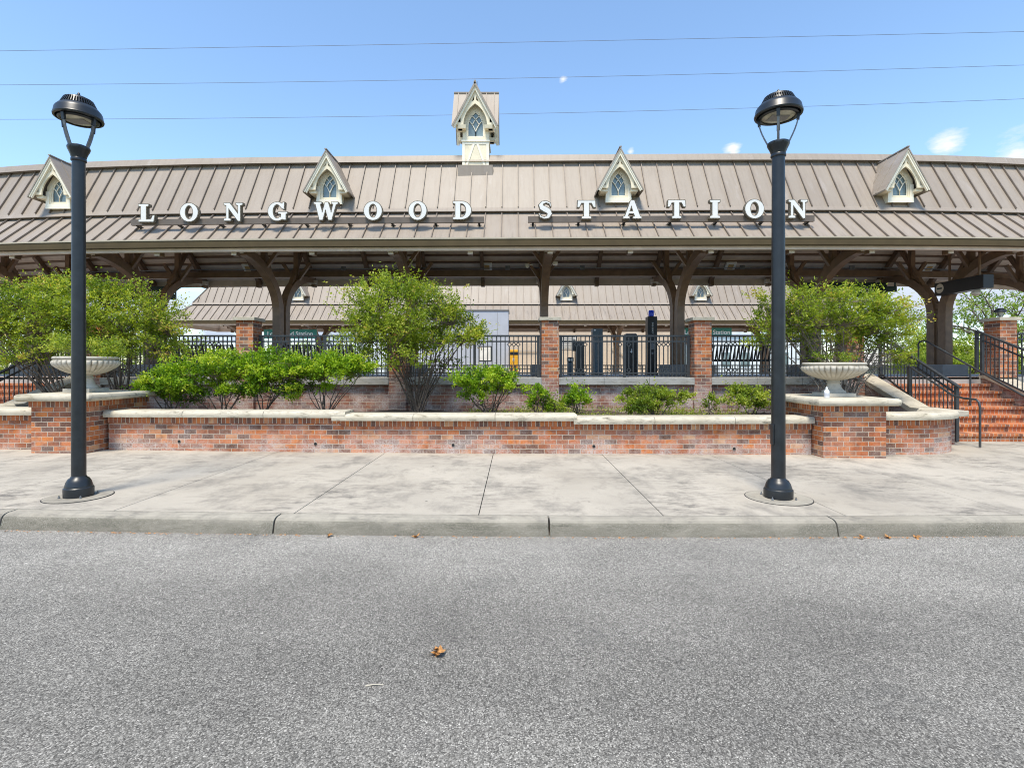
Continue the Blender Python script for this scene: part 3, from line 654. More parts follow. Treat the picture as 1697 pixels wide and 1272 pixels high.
def cupola(root,x,yc,zb):
    mb=MB(); w=.36
    # curb flashing
    cb=MB(); cb.box(x-.46,x+.46,yc-.47,yc+.47,zb-.27,zb+.03); c0=cb.build('cupola_curb',M['roof'],root)
    mb.box(x-w,x+w,yc-w,yc+w,zb,zb+.74)
    d=mb.build('cupola',M['cream'],root)
    mb=MB(); mb.box(x-w-.035,x+w+.035,yc-w-.035,yc+w+.035,zb+.74,zb+.785)
    mb.box(x-w-.012,x+w+.012,yc-w-.012,yc+w+.012,zb-.0,zb+.06)
    mb.box(x-w-.012,x-w+.06,yc-w-.012,yc-w-.001,zb+.06,zb+.74); mb.box(x+w-.06,x+w+.012,yc-w-.012,yc-w-.001,zb+.06,zb+.74)
    mb.box(x-w+.061,x+w-.061,yc-w-.012,yc-w-.001,zb+.67,zb+.74)
    for s in (-1,1): mb.bar((x+s*.05,yc-w-.004,zb+.68),(x+s*.25,yc-w-.004,zb+.07),.055,.02,(0,1,0))
    mb.build('panel_trim',M['trimwhite'],d)
    z1=zb+.785; ze=z1+.30; za=ze+1.16
    # upper body with four gables
    mb=MB()
    for sx,sy in ((0,-1),(1,0),(-1,0),(0,1)):
        if sx==0: m=lambda a,dd,z,sy=sy:(x-sy*a,yc+sy*(w+dd),z)
        else: m=lambda a,dd,z,sx=sx:(x+sx*(w+dd),yc+sx*a,z)
        vs,fs=outline_mesh([[(-w+.001,z1),(w-.001,z1),(w-.001,z1+.7),(0,z1+1.24),(-w+.001,z1+.7)],[(-.225,z1+.10)]+arch_pts(.225,z1+.36,z1+.82)+[(.225,z1+.10)]],.03,0,lambda a,b,c:m(a,-.03+c,b)); mb.add(vs,fs)
    mb.build('upper_wall',M['cream'],d)
    gl=MB();tr=MB();sc=MB();bb=MB()
    for sx,sy in ((0,-1),(1,0),(-1,0),(0,1)):
        if sx==0: m=lambda a,dd,z,sy=sy:(x-sy*a,yc+sy*(w+dd),z)
        else: m=lambda a,dd,z,sx=sx:(x+sx*(w+dd),yc+sx*a,z)
        gl.add([m(-.24,-.045,z1+.08),m(.24,-.045,z1+.08),m(.24,-.045,z1+.86),m(-.24,-.045,z1+.86)],[(0,1,2,3)])
        tracery(tr,m,.217,z1+.36,z1+.11,z1+.81,-.02)
        gable_trim(sc,lambda a,dd,z:m(a,dd+.10,z),ze,.60,za,.09,1)
        for s in (-1,1): sc.prism([(s*.362,ze+.06),(s*.55,ze+.06),(s*.53,ze-.03),(s*.362,ze-.03)],lambda a,b,c:m(a,c,b),-.1,.12)
        bargeboards(bb,lambda a,dd,z:m(a,dd+.10,z),ze,.60,za)
    gl.build('window_glass',M['glass'],d); tr.build('window_tracery',M['trimwhite'],d); sc.build('arched_gable_screen',M['cream'],d); bb.build('bargeboard',M['trimwhite'],d)
    mb=MB(); E=.64; ez=ze-.0; pk=za+.075
    def tri(P):
        Q=[Vector(p) for p in P]; nn=(Q[1]-Q[0]).cross(Q[2]-Q[0]).normalized()
        if nn.z<0: nn=-nn; Q=[Q[0],Q[2],Q[1]]
        mb.add([q for q in Q]+[q-nn*.045 for q in Q],[(0,1,2),(5,4,3),(0,3,4,1),(1,4,5,2),(2,5,3,0)])
    for sx in (-1,1):
        for sy in (-1,1):
            tri([(x,yc,pk),(x+sx*E,yc,pk),(x+sx*E,yc+sy*E,ez)]); tri([(x,yc,pk),(x,yc+sy*E,pk),(x+sx*E,yc+sy*E,ez)])
            for f in (.45,.8): mb.bar((x+sx*E*f,yc,pk+.012),(x+sx*E*f,yc+sy*E*f,pk+.012+(ez-pk)*f),.018,.03,(0,sy,.6))
        mb.bar((x,yc,pk+.012),(x+sx*E,yc,pk+.012),.05,.03); mb.bar((x,yc,pk+.013),(x,yc+sx*E,pk+.013),.05,.03)
    mb.build('cross_gable_roof',M['roof'],d)
    mb=MB(); mb.tube([(x+.02,yc,za+.05),(x+.02,yc,za+.42)],[.010,.004],6); mb.lathe([(.005,.20),(.022,.225),(.022,.245),(.005,.27)],(x+.02,yc,za),10); mb.build('lightning_rod',M['rail'],d)
    return d
def canopy(name,lab,Yc,dz,xa,xb,bow,bents,dormers,zfloor,detail,cup=None):
    t=thing(name,lab,'station canopy',(0,Yc,zfloor))
    hw=2.62; zE=4.44+dz; zB=5.385+dz; zU=5.49+dz; zT=6.98+dz; hB=1.56; hU=1.60; hT=.76
    xe0,xe1=xa-1.06,xb+1.06; S=.4065
    seams=[k*S+.1 for k in range(int((xe0-.1)/S),int((xe1-.1)/S)+1) if xe0+.05<k*S+.1<xe1-.05]
    def mp(mb): return mb.map(lambda x,y,z:(x,y+bow(x),z))
    def slope(pm,sm,h0,z0,h1,z1,e0,e1,b0,b1):
        top=lambda x:(x-e0)/(b0-e0) if x<b0 else (e1-x)/(e1-b1) if x>b1 else 1.0
        xs=sorted(set([e0,b0,b1,e1]+[s for s in seams if e0<s<e1]))
        for sg in (-1,1):
            P=lambda x,u:(x,Yc+sg*(h0+(h1-h0)*u),z0+(z1-z0)*u)
            for a,b in zip(xs,xs[1:]):
                ta,tb=top(a),top(b)
                q=[P(a,0),P(b,0)]+([P(b,tb)] if tb>1e-4 else [])+([P(a,ta)] if ta>1e-4 else [])
                pm.add(q,[tuple(range(len(q)))])
            if sm:
                up=(0,sg*(z1-z0),(h0-h1))
                for s in seams:
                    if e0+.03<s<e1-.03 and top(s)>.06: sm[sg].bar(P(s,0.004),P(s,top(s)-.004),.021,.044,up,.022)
        for e,b in ((e0,b0),(e1,b1)):
            pm.add([(e,Yc-h0,z0),(e,Yc+h0,z0),(b,Yc+h1,z1),(b,Yc-h1,z1)],[(0,1,2,3)])
            if sm:
                y=-h0+.2
                while y<h0:
                    u=min(1,(h0-abs(y))/(h0-h1))
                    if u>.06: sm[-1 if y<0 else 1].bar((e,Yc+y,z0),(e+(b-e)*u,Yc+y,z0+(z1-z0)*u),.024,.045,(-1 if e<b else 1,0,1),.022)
                    y+=S
    pm=MB();smd={-1:MB(),1:MB()};sm=smd
    slope(pm,sm,hw,zE,hB,zB,xe0,xe1,xa,xb); slope(pm,sm,hU,zU,hT,zT,xa-.04,xb+.04,xa+.85,xb-.85)
    r=mp(pm).build('roof',M['roof'],t)
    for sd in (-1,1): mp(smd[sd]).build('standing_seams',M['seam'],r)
    # band at the break, ridge cap, hip caps
    mb=MB(); n=int((xb-xa)/.8); X=[xa-.06+(xb-xa+.12)*i/n for i in range(n+1)]
    for a,b in zip(X,X[1:]):
        for sg in (-1,1):
            mb.prism([(Yc+sg*(hU+.075),zB+.0),(Yc+sg*(hU+.075),zB+.012),(Yc+sg*(hU-.02),zU+.03),(Yc+sg*(hU-.09),zU-.01),(Yc+sg*(hU-.09),zB+.0)],lambda a_,b_,c_:(c_,a_,b_),a,b)
    for x_,s in ((xa-.06,1),(xb+.06,-1)): mb.box(min(x_,x_+s*.05),max(x_,x_+s*.05),Yc-hU-.014,Yc+hU+.014,zB-.004,zU+.011)
    mp(mb).build('break_flashing',M['roof'],r)
    mb=MB()
    for a,b in zip(X,X[1:]):
        a2=max(a,xa+.72);b2=min(b,xb-.72)
        if b2>a2: mb.prism([(Yc-hT-.16,zT-.045),(Yc+hT+.16,zT-.045),(Yc+hT+.05,zT+.16),(Yc-hT-.05,zT+.16)],lambda a_,b_,c_:(c_,a_,b_),a2,b2)
    mp(mb).build('ridge_cap',M['roof'],r)
    for x_,s in ((xa,1),(xb,-1)):
        for sg in (-1,1):
            mb=MB(); mb.bar((x_-s*1.06,Yc+sg*hw,zE+.02),(x_,Yc+sg*hB,zB+.02),.09,.04); mp(mb).build('hip_cap',M['roof'],r)
            mb=MB(); mb.bar((x_-s*.04,Yc+sg*hU,zU+.02),(x_+s*.85,Yc+sg*hT,zT+.02),.09,.04); mp(mb).build('hip_cap',M['roof'],r)
    # gutter and fascia, front, back and ends
    gb=MB();lp=MB();fb=MB(); n=int((xe1-xe0)/.8); X=[xe0-.12+(xe1-xe0+.24)*i/n for i in range(n+1)]
    for a,b in zip(X,X[1:]):
        for sg in (-1,1):
            for mb_,h0,h1,z0,z1 in ((gb,hw+.02,hw+.14,zE-.165,zE-.012),(lp,hw+.0,hw+.152,zE-.0115,zE+.02),(fb,hw-.06,hw+.018,zE-.245,zE-.02)):
                y0,y1=sorted((Yc+sg*h0,Yc+sg*h1)); mb_.box(a,b,y0,y1,z0,z1)
    for e,s in ((xe0,-1),(xe1,1)):
        for mb_,h0,h1,z0,z1 in ((gb,.02,.12,zE-.165,zE-.0125),(lp,.0,.13,zE-.012,zE+.019),(fb,-.06,.018,zE-.244,zE-.021)):
            x0,x1=sorted((e+s*h0,e+s*h1)); mb_.box(x0,x1,Yc-hw+.05,Yc+hw-.05,z0,z1)
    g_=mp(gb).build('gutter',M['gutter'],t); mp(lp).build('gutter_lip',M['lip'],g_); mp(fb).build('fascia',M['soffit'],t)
    # deck seen from below: slopes, flat ceiling, battens
    dm=MB(); 
    seams_keep=seams; seams=[xa+1.0*i for i in range(int(xb-xa)+1)]
    slope(dm,None,hw-.03,zE-.07,hB-.02,zB-.09,xe0+.03,xe1-.03,xa,xb)
    for a,b in zip([xa]+seams[1:],seams[1:]+[xb]): dm.add([(a,Yc-hB,zB-.09),(b,Yc-hB,zB-.09),(b,Yc+hB,zB-.09),(a,Yc+hB,zB-.09)],[(0,1,2,3)])
    dk=mp(dm).build('roof_deck',M['soffit'],t)
    bm=MB()
    XX=[xa+(xb-xa)*i/18 for i in range(19)]
    for sg in (-1,1):
        for u in (.16,.36,.56,.76,.95):
            for a,b in zip(XX,XX[1:]):
                y=Yc+sg*(hw-.03+(hB-hw+.01)*u); z=zE-.07+(zB-zE-.02)*u-.035
                bm.bar((a,y,z),(b,y,z),.05,.06,(0,-sg,1))
    for y in (-1.1,-.55,0,.55,1.1):
        for a,b in zip(XX,XX[1:]): bm.box(a,b,Yc+y-.03,Yc+y+.03,zB-.16,zB-.092)
    mp(bm).build('deck_battens',M['steel'],dk)
    for sg,zz in ((1,-.10),(-1,.06)):
        bm=MB()
        for a,b in zip(XX,XX[1:]): bm.box(a,b,Yc+sg*1.72-.09,Yc+sg*1.72+.09,zE+zz,zE+zz+.19)
        mp(bm).build('long_beam',M['steel'],t)
    # bents
    zc=zfloor+.32
    def arm_poly(sg):
        zs=3.02+dz; pts=[]; a0,b0=2.12,1.30+0.02; th=.27
        outer=[];inner=[]
        for k in range(0,13):
            a=R(84)*k/12; y=.20+a0*(1-math.cos(a)); z=zs+b0*math.sin(a)
            tx,tz=a0*math.sin(a),b0*math.cos(a); l=math.hypot(tx,tz); nx,nz=-tz/l,tx/l
            w=th*(1-.25*k/12)/2
            outer.append((y+nx*w,z+nz*w)); inner.append((y-nx*w,z-nz*w))
        P=[(outer[0][0],zc)]+outer+inner[::-1]+[(inner[0][0],zc)]
        return [(sg*a,b) for a,b in P]
    xp=0
    mb=MB()
    for sg in (-1,1): mb.prism(arm_poly(sg),lambda a,b,c:(c,Yc+a,b),-.10,.10)
    zs=3.02+dz
    # gusset between the two members, pierced by a quatrefoil and a ring
    quad=[(.055*math.cos(a)*(1+.35*abs(math.cos(2*a))),zs+.05+.06*math.sin(a)*(1+.35*abs(math.cos(2*a)))) for a in [2*PI*k/16 for k in range(16)]]
    ring=[(.045*math.cos(2*PI*k/12),zs-.17+.045*math.sin(2*PI*k/12)) for k in range(12)]
    slot=[(.012,zs-.40),(-.012,zs-.40),(-.012,zc+.45),(.012,zc+.45)]
    vs,fs=outline_mesh([[(-.069,zc),(.069,zc),(.069,zs-.0),(.16,zs+.42),(0,zs+.26),(-.16,zs+.42),(-.069,zs)],quad,ring,slot],.055,0,lambda a,b,c:(c,Yc+a,b)); mb.add(vs,fs)
    for sg in (-1,1):
        y=Yc+sg*1.02; za_=zs+1.02; mb.bar((0,y,za_),(0,y,zB-.12),.13,.13,(0,1,0))
        for s in (-1,1): mb.bar((s*.03,y+.0,za_+.06),(s*.42,y,za_+.62),.085,.10,(0,1,0))
        mb.bar((0,Yc+sg*.30,zs+.45),(0,Yc+sg*1.5,zB-.15),.11,.11,(1,0,0))
    col=mb.build('column',M['steel'],t)
    mb=MB(); mb.box(-.36,.36,Yc-.55,Yc+.55,zfloor,zc+.0); mb.build('concrete_plinth',M['plinth'],col,bevel=.02)
    for sg in (-1,1):
        mb=MB(); y0,y1=sorted((Yc+sg*2.28,Yc+sg*2.44)); mb.box(-.115,.115,y0,y1,4.23+dz,4.36+dz); mb.build('sunlit_end',M['tip'],col)  # pale block: sunlight on the arm's end face put into its colour
    ms=[col]+[copy_tree(col,parent=t) for _ in bents[1:]]
    for c,x in zip(ms,bents): c.location=(x,bow(x),0)
    # rafters on the slopes, every half bay
    hb=(bents[1]-bents[0])/2; rx=[b+hb for b in bents]+[bents[0]-hb]+list(bents)
    for sg in (-1,1):
        mb=MB(); mb.bar((0,Yc+sg*(hw-.10),zE-.19),(0,Yc+sg*(hB-.05),zB-.21),.11,.16,(0,-sg,1))
        mb.box(-.055,.055,*sorted((Yc+sg*(hw-.13),Yc+sg*(hw-.30))),zE-.30,zE-.14)
        rf=mb.build('rafter',M['steel'],t)
        mb=MB(); y0,y1=sorted((Yc+sg*(hw-.128),Yc+sg*(hw-.105))); mb.box(-.06,.06,y0,y1,zE-.30,zE-.2); mb.build('sunlit_end',M['tip'],rf)  # pale block with painted-in sunlight on the rafter end
        rr=[rf]+[copy_tree(rf,parent=t) for _ in rx[1:]]
        for c,x in zip(rr,rx): c.location=(x,bow(x),0)
    d=dormer(t,Yc-hU-.04,5.605+dz)
    ds=[d]+[copy_tree(d,parent=t) for _ in dormers[1:]]
    for c,x in zip(ds,dormers): c.scale=(.87,1,.87); c.location=(x,bow(x),(5.605+dz-zfloor)*.13)
    if cup is not None:
        k=cupola(t,0,Yc-.55,zT-.21); k.scale=(.95,.95,.93); k.location=(cup,bow(cup)-.55*.05,(zT-.21-zfloor)*.07)
        bpy.data.objects['cupola_curb'].location=(cup,bow(cup),0)
    return t
FC=14.62
bents=[.84+3.73*i for i in range(-5,5)]
fc=canopy('station_canopy','long near platform canopy with taupe metal roof, gothic dormers, cupola and curved steel columns',FC,0,-17.5,17.5,bowF,bents,[-11.80,-4.65,2.60,9.62,16.0],PZ,True,cup=-1.02)
BC=29.45
bc=canopy('station_canopy','far platform canopy across the tracks, same taupe roof and dormers, seen beneath the near one',BC,-.53,-17.2,17.0,flat,[-15.2+4.2*i for i in range(8)],[-11.6+7.2*i for i in range(4)],.72,True)
# ------------------------------------------------------------------ raised sign letters
def ell(cx,cy,rx,ry,a0=0,a1=360,n=36,full=True):
    k=n if full else n; return [(cx+rx*math.cos(R(a0+(a1-a0)*i/k)),cy+ry*math.sin(R(a0+(a1-a0)*i/k))) for i in range(k if full else k+1)]
def glyph(ch):
    if ch=='I': return [[(0,0),(.56,0),(.56,.1),(.43,.14),(.43,.86),(.56,.9),(.56,1),(0,1),(0,.9),(.13,.86),(.13,.14),(0,.1)]],.56
    if ch=='L': return [[(0,0),(.84,0),(.90,.36),(.80,.36),(.70,.13),(.42,.13),(.42,.87),(.56,.9),(.56,1),(0,1),(0,.9),(.13,.87),(.13,.13),(0,.1)]],.9
    if ch=='T': return [[(.25,0),(.77,0),(.77,.1),(.655,.13),(.655,.87),(.80,.87),(.91,.64),(1.02,.64),(1.0,1),(.02,1),(0,.64),(.11,.64),(.22,.87),(.365,.87),(.365,.13),(.25,.1)]],1.02
    if ch=='N': return [[(0,0),(.38,0),(.38,.1),(.26,.13),(.26,.70),(.80,-.02),(.93,-.02),(.93,.87),(1.06,.9),(1.06,1),(.68,1),(.68,.9),(.80,.87),(.80,.38),(.32,1),(0,1),(0,.9),(.13,.86),(.13,.13),(0,.1)]],1.06
    if ch=='W': return [[(0,1),(.41,1),(.41,.91),(.33,.89),(.46,.42),(.61,1),(.77,1),(.94,.42),(1.05,.89),(.96,.91),(.96,1),(1.3,1),(1.3,.91),(1.2,.88),(.96,0),(.79,0),(.63,.58),(.47,0),(.30,0),(.09,.89),(0,.91)]],1.3
    if ch=='A': return [[(0,0),(.36,0),(.36,.1),(.27,.12),(.325,.27),(.62,.27),(.675,.12),(.58,.1),(.58,0),(1.06,0),(1.06,.1),(.985,.12),(.64,1),(.43,1),(.095,.12),(0,.1)],[(.37,.39),(.575,.39),(.475,.71)]],1.06
    if ch=='O': return [ell(.5,.5,.5,.525),ell(.5,.5,.225,.39)],1.0
    if ch=='D': return [[(0,0)]+[(.48+.54*math.sin(R(a)),.5-.5*math.cos(R(a))) for a in range(0,181,9)]+[(0,1),(0,.9),(.12,.87),(.12,.13),(0,.1)],[(.40,.12)]+[(.46+.27*math.sin(R(a)),.5-.38*math.cos(R(a))) for a in range(0,181,15)]+[(.40,.88)]],1.02
    if ch=='G': return [ell(.5,.5,.5,.525,56,305,26,False)+[(.90,.03),(.98,.03),(.98,.36),(1.06,.38),(1.06,.47),(.56,.47),(.56,.38),(.72,.36),(.72,.17)]+ell(.5,.5,.235,.395,-52,-308,22,False)[::1]+[(.78,.66),(.88,.63),(.90,1.02),(.82,1.02)]],1.06
    if ch=='S':
        sp=[(.74,.70),(.70,.86),(.50,.955),(.30,.90),(.205,.77),(.27,.63),(.45,.53),(.62,.43),(.69,.28),(.60,.11),(.40,.045),(.20,.12),(.12,.30)]
        wd=[.03,.07,.09,.15,.22,.27,.29,.28,.24,.16,.09,.07,.03]
        L=[];Rr=[]
        for i,p in enumerate(sp):
            a=sp[max(i-1,0)];b=sp[min(i+1,len(sp)-1)]; t=Vector((b[0]-a[0],b[1]-a[1])).normalized(); n=Vector((-t.y,t.x))*wd[i]/2
            L.append((p[0]+n.x,p[1]+n.y));Rr.append((p[0]-n.x,p[1]-n.y))
        return [L+Rr[::-1]],.82
def sign(word,pxs,bx,lab,cat='sign'):
    yb=12.33; s=.42
    x0,x1=px(bx[0],yb),px(bx[1],yb); x0,x1=px(bx[0],yb+bowF(x0)),px(bx[1],yb+bowF(x1)); xm=(x0+x1)/2
    t=thing('station_sign',lab,cat,(xm,yb,4.93),'lettering along the canopy roof')
    m=MB(); n=8
    for i in range(n): 
        a=x0+(x1-x0)*i/n;b=x0+(x1-x0)*(i+1)/n; m.box(a,b,yb,yb+.07,4.935,5.075)
    m.map(lambda x,y,z:(x,y+bowF(x),z)); m.build('sign_rail',M['signbar'],t)
    m=MB(); k=max(2,int((x1-x0)/1.05))
    for i in range(k+1):
        x=x0+.12+(x1-x0-.24)*i/k; m.bar((x,yb+.05,4.95),(x,yb+.36,4.90),.05,.05); m.box(x-.06,x+.06,yb+.20,yb+.34,4.80,4.93)
    m.map(lambda x,y,z:(x,y+bowF(x),z)); m.build('standoff_bracket',M['black'],t)
    for ch,(pa,pb) in zip(word,pxs):
        yl=yb-.11; polys,w=glyph(ch); ca=(px(pa,yl)+px(pb,yl))/2
        bo=bowF(ca); ca=(px(pa,yl+bo)+px(pb,yl+bo))/2; z0=4.985; bo=bowF(ca); k=(px(pb,yl)-px(pa,yl))/w if pb-pa>22 else s*1.0
        k=max(.36,min(k,.46))
        mm=lambda a,b,c,yy:(ca+(a-w/2)*k,yy+bo-c,z0+b*s)
        m=MB(); vs,fs=outline_mesh(polys,.052,.028,lambda a,b,c:mm(a,b,c,yl+.055)); m.add(vs,fs)
        o=m.build('letter',M['lettrim'],t)
        m=MB(); vs,fs=outline_mesh(polys,.003,-.006,lambda a,b,c:mm(a,b,c,yl-.001)); m.add(vs,fs); m.build('letter_face',M['lettwhite'],o)
        m=MB()
        for pl in polys:
            P=[Vector((a*k,b*s)) for a,b in pl]; N=len(P); acc=0
            area=sum(P[i].x*P[(i+1)%N].y-P[(i+1)%N].x*P[i].y for i in range(N)); 
            for i in range(N):
                a,b=P[i],P[(i+1)%N]; d=b-a; L=d.length
                if L<1e-6: continue
                nrm=Vector((d.y,-d.x)).normalized()*(1 if area>0 else -1)*.016
                if pl is not polys[0]: nrm=-nrm
                u=-acc%.034
                while u<L:
                    q=a+d*(u/L)+nrm
                    for yy in (yl-.006,yl+.045):
                        c=Vector((ca-w/2*k+q.x,yy+bo,z0+q.y)); r=.0065
                        m.add([c+Vector(v)*r for v in ((1,0,0),(0,0,1),(-1,0,0),(0,0,-1),(0,-1,0),(0,1,0))],[(0,1,4),(1,2,4),(2,3,4),(3,0,4),(1,0,5),(2,1,5),(3,2,5),(0,3,5)])
                    u+=.034
                acc+=L
        m.build('bulb_trim',M['bulb'],o)['kind']='stuff'
sign('LONGWOOD',[(229,256),(298,328),(371,402),(444,476),(520,560),(603,633),(677,707),(751,781)],(216,802),'white bulb-edged serif letters reading LONGWOOD on a brown roof rail')
sign('STATION',[(890,915),(957,987),(1033,1063),(1107,1136),(1176,1194),(1235,1266),(1307,1338)],(875,1350),'white bulb-edged serif letters reading STATION on a brown roof rail')
# ------------------------------------------------------------------ things hung under the near canopy
fixl=['square canopy light left of the middle, above the round bush','square canopy light half behind the left bush at the far left','square canopy light between the round bush and the left pier, beside a curved arm','square canopy light right of the call tower','square canopy light above the right stairs']
for (xp,yp),l in zip(((807,440),(56,447),(406,440),(1208,437),(1546,437)),fixl):
    D=16.72; x=px(xp,D); y=D+bowF(x); c=Vector((x,y,4.74)); t=thing('canopy_light',l,'light fixture',c,'square lights under the canopy')
    u=Vector((0,-.68,-.733)); sd=Vector((1,0,0)); vv=Vector((0,.733,-.68))
    def pan(r,d0,d1):
        m=MB(); m.hexa([c+sd*a*r+vv*b*r+u*d for d in (d0,d1) for a,b in ((-1,-1),(1,-1),(1,1),(-1,1))]); return m
    pan(.165,-.03,.05).build('housing',M['lightbox'],t,bevel=.01); pan(.085,.051,.06).build('lens',M['amber'],t)
m=MB(); P=[(x_,16.05+bowF(x_),4.56+.01*math.sin(x_*1.7)) for x_ in [-15+.75*i for i in range(41)]]
m.tube(P,.014,6); m.build('conduit',M['lampgrey'],fc)
for xx in (-5.3,-.2,2.1,7.0,10.4):
    m=MB(); m.box(xx-.07,xx+.07,15.98+bowF(xx),16.035+bowF(xx),4.50,4.62); m.build('junction_box',M['lampgrey'],fc)
for xp,yp,l in ((874,441,'small white dome camera left of the middle column'),(920,437,'small white box camera right of the middle column')):
    D=14.4; c=(px(xp,D),D,pz(yp,D)); t=thing('security_camera',l,'camera',c,'cameras on the middle column')
    m=MB()
    if xp<900: m.lathe([(.045,.07),(.055,.05),(.055,.0),(.04,-.035),(.01,-.05)],c,16)
    else: m.box(c[0]-.06,c[0]+.06,c[1]-.12,c[1]+.08,c[2]-.035,c[2]+.035)
    m.build('camera_body',M['lightbox'],t,smooth=xp<900)
    m=MB(); m.tube([(c[0],c[1],c[2]+.06 if xp<900 else c[2]),(c[0]+(.16 if xp<900 else -.14),c[1]+.02,c[2]+.03)],.012,6); m.build('bracket',M['lightbox'],t)
def hang_sign(name,x0,x1,y,z0,z1,mat,body,lab,hang,tx=None,group=None,size=None,frame=True):
    t=thing(name,lab,'sign',((x0+x1)/2,y,z0),group)
    m=MB(); m.box(x0,x1,y-.05,y+.05,z0,z1); p=m.build('sign_panel',M[mat],t,bevel=.006)
    vs,fs=text_mesh(body,size or (z1-z0)*.62); m=MB(); cx=(x0+x1)/2 if tx is None else tx; m.add([(cx+a,y-.055-c,(z0+z1)/2+b) for a,b,c in vs],fs); m.build('lettering',M['white'],p)
    if frame:
        for xx in (x0+.15,x1-.15): m=MB(); m.box(xx-.025,xx+.025,y-.03,y+.03,z1,hang); m.build('hanger',M['steel'],t)
    return t
hang_sign('platform_sign',px(438,27.6),px(525,27.6),27.6,3.02,3.50,'green','Longwood Station','teal hanging sign reading Longwood Station, behind the left column',3.95,group='teal signs under the far canopy',size=.33)
hang_sign('platform_sign',px(1131,27.6),px(1212,27.6),27.6,3.10,3.58,'green','Longwood Station','teal hanging sign reading Longwood Station, half behind the brick pier right of the call tower',3.95,group='teal signs under the far canopy',size=.33)
hang_sign('hanging_platform_sign',px(1322,16.9),px(1468,16.9),16.9,3.76,4.24,'dgreen','Longwood Station','dark green hanging sign with pale lettering above the right bush',4.45,size=.27)
hang_sign('hanging_platform_sign',px(150,16.9),px(286,16.9),16.9,3.70,4.12,'dgreen','Longwood Station','dark green hanging sign behind the top of the left bush',4.45,size=.27)
for xp,l in ((1486,'small dark blade sign at the right end of the dark green sign'),(292,'small dark blade sign above the left bush, at the end of the dark green sign')):
    x=px(xp-8,16.6); t=thing('blade_sign',l,'sign',(x,16.6,3.80),'small blade signs by the hanging signs')
    z=3.9 if xp>900 else 3.65
    m=MB(); m.box(x-.22,x+.14,16.57,16.61,z,z+.18); m.build('sign_panel',M['dgreen'],t)
    m=MB(); m.box(x+.10,x+.14,16.612,16.64,z+.0,z+.55); m.build('hanger',M['dgreen'],t)
db=thing('departure_board','long dark electronic departure board hanging beside the right column, end roundel facing left','display board',(11.7,13.6,3.45))
m=MB(); m.box(11.62,11.88,12.85,14.35,3.46,3.80); b=m.build('casing',M['black'],db,bevel=.008)
m=MB(); m.prism([(.13*math.cos(2*PI*k/20),.13*math.sin(2*PI*k/20)) for k in range(20)],lambda a,b_,c:(11.62-c,14.17+a,3.64+b_),0,.004); r=m.build('roundel',M['tip'],b)
m=MB(); m.box(11.608,11.615,14.09,14.25,3.62,3.66); m.build('roundel_bar',M['dgreen'],r)
for y in (13.1,14.0): m=MB(); m.box(11.73,11.77,y-.02,y+.02,3.80,4.95); m.build('hanger',M['steel'],db)
m=MB(); m.lathe([(.07,-.0),(.10,-.05),(.09,-.09),(.03,-.13)],(11.75,13.2,3.44),20); m.build('speaker',M['tip'],db,smooth=True)
# ------------------------------------------------------------------ things on the near platform
def kiosk(name,xp0,xp1,ytop,mat,lab,cat,D=16.3,rnd=False,dep=.34):
    x0,x1=px(xp0,D),px(xp1,D); z1=pz(ytop,D); t=thing(name,lab,cat,((x0+x1)/2,D,PZ)); y0=D-dep/2
    m=MB(); m.box(x0,x1,y0,D+dep/2,PZ+.06,z1); b=m.build('cabinet',M[mat],t,bevel=.035 if rnd else .008)
    m=MB(); m.box(x0-.02,x1+.02,y0-.02,D+dep/2+.02,PZ,PZ+.06); m.build('base',M['black'],t)
    return t,b,(x0,x1,y0,z1)
t,b,(x0,x1,y0,z1)=kiosk('call_tower',1071.5,1087,525,'black','tall black emergency call tower with a blue beacon on top','call tower',dep=.3)
m=MB(); c=((x0+x1)/2,16.3,z1); m.lathe([(.075,0),(.075,.02),(.062,.025)],c,20); m.build('beacon_base',M['black'],t)
bl=NT('blue_beacon_plastic'); M['bluebeacon']=bl.fin((.03,.09,.95),.2); 
m=MB(); m.lathe([(.08,.025),(.085,.05),(.085,.18),(.07,.205),(.02,.21)],c,20); m.build('beacon',M['bluebeacon'],t,smooth=True)
m=MB(); m.box(c[0]-.03,c[0]+.03,y0-.006,y0-.001,1.9,1.96); m.box(c[0]-.06,c[0]+.06,y0-.006,y0-.001,2.05,2.25); m.build('call_panel',M['lampgrey'],b)
vs,fs=text_mesh('EMERGENCY',.062); m=MB(); m.add([(c[0]+bb_,y0-.004-cc,z1-.36-a) for a,bb_,cc in vs],fs); m.build('lettering',M['white'],b)
t,b,(x0,x1,y0,z1)=kiosk('ticket_validator',981,997.5,545,'slate','slate blue ticket kiosk, tallest cabinet left of the call tower','kiosk')
m=MB(); m.box(x0+.03,x0+.1,y0-.004,y0-.001,z1-.07,z1-.03); m.build('label_plate',M['white'],b)
m=MB(); m.box(x1-.10,x1-.09,y0-.003,y0-.001,PZ+.15,z1-.1); m.build('door_seam',M['black'],b)
t,b,(x0,x1,y0,z1)=kiosk('round_top_kiosk',1035,1054,553,'black','black rounded kiosk with a small white emblem, next left of the call tower','kiosk',rnd=True)
m=MB(); cx=(x0+x1)/2; m.bar((cx,y0-.004,1.94),(cx,y0-.004,2.06),.025,.006,(0,1,0)); m.bar((cx-.05,y0-.0045,1.98),(cx+.05,y0-.0045,1.98),.025,.006,(0,1,0)); m.build('emblem',M['white'],b)
t,b,(x0,x1,y0,z1)=kiosk('slim_kiosk',953,967,566,'black','slim black kiosk with an antenna, between brick pier and slate kiosk','kiosk')
m=MB(); m.tube([(x0+.12,16.3,z1),(x0+.12,16.3,z1+.12)],.012,6); m.build('antenna',M['rail'],t)
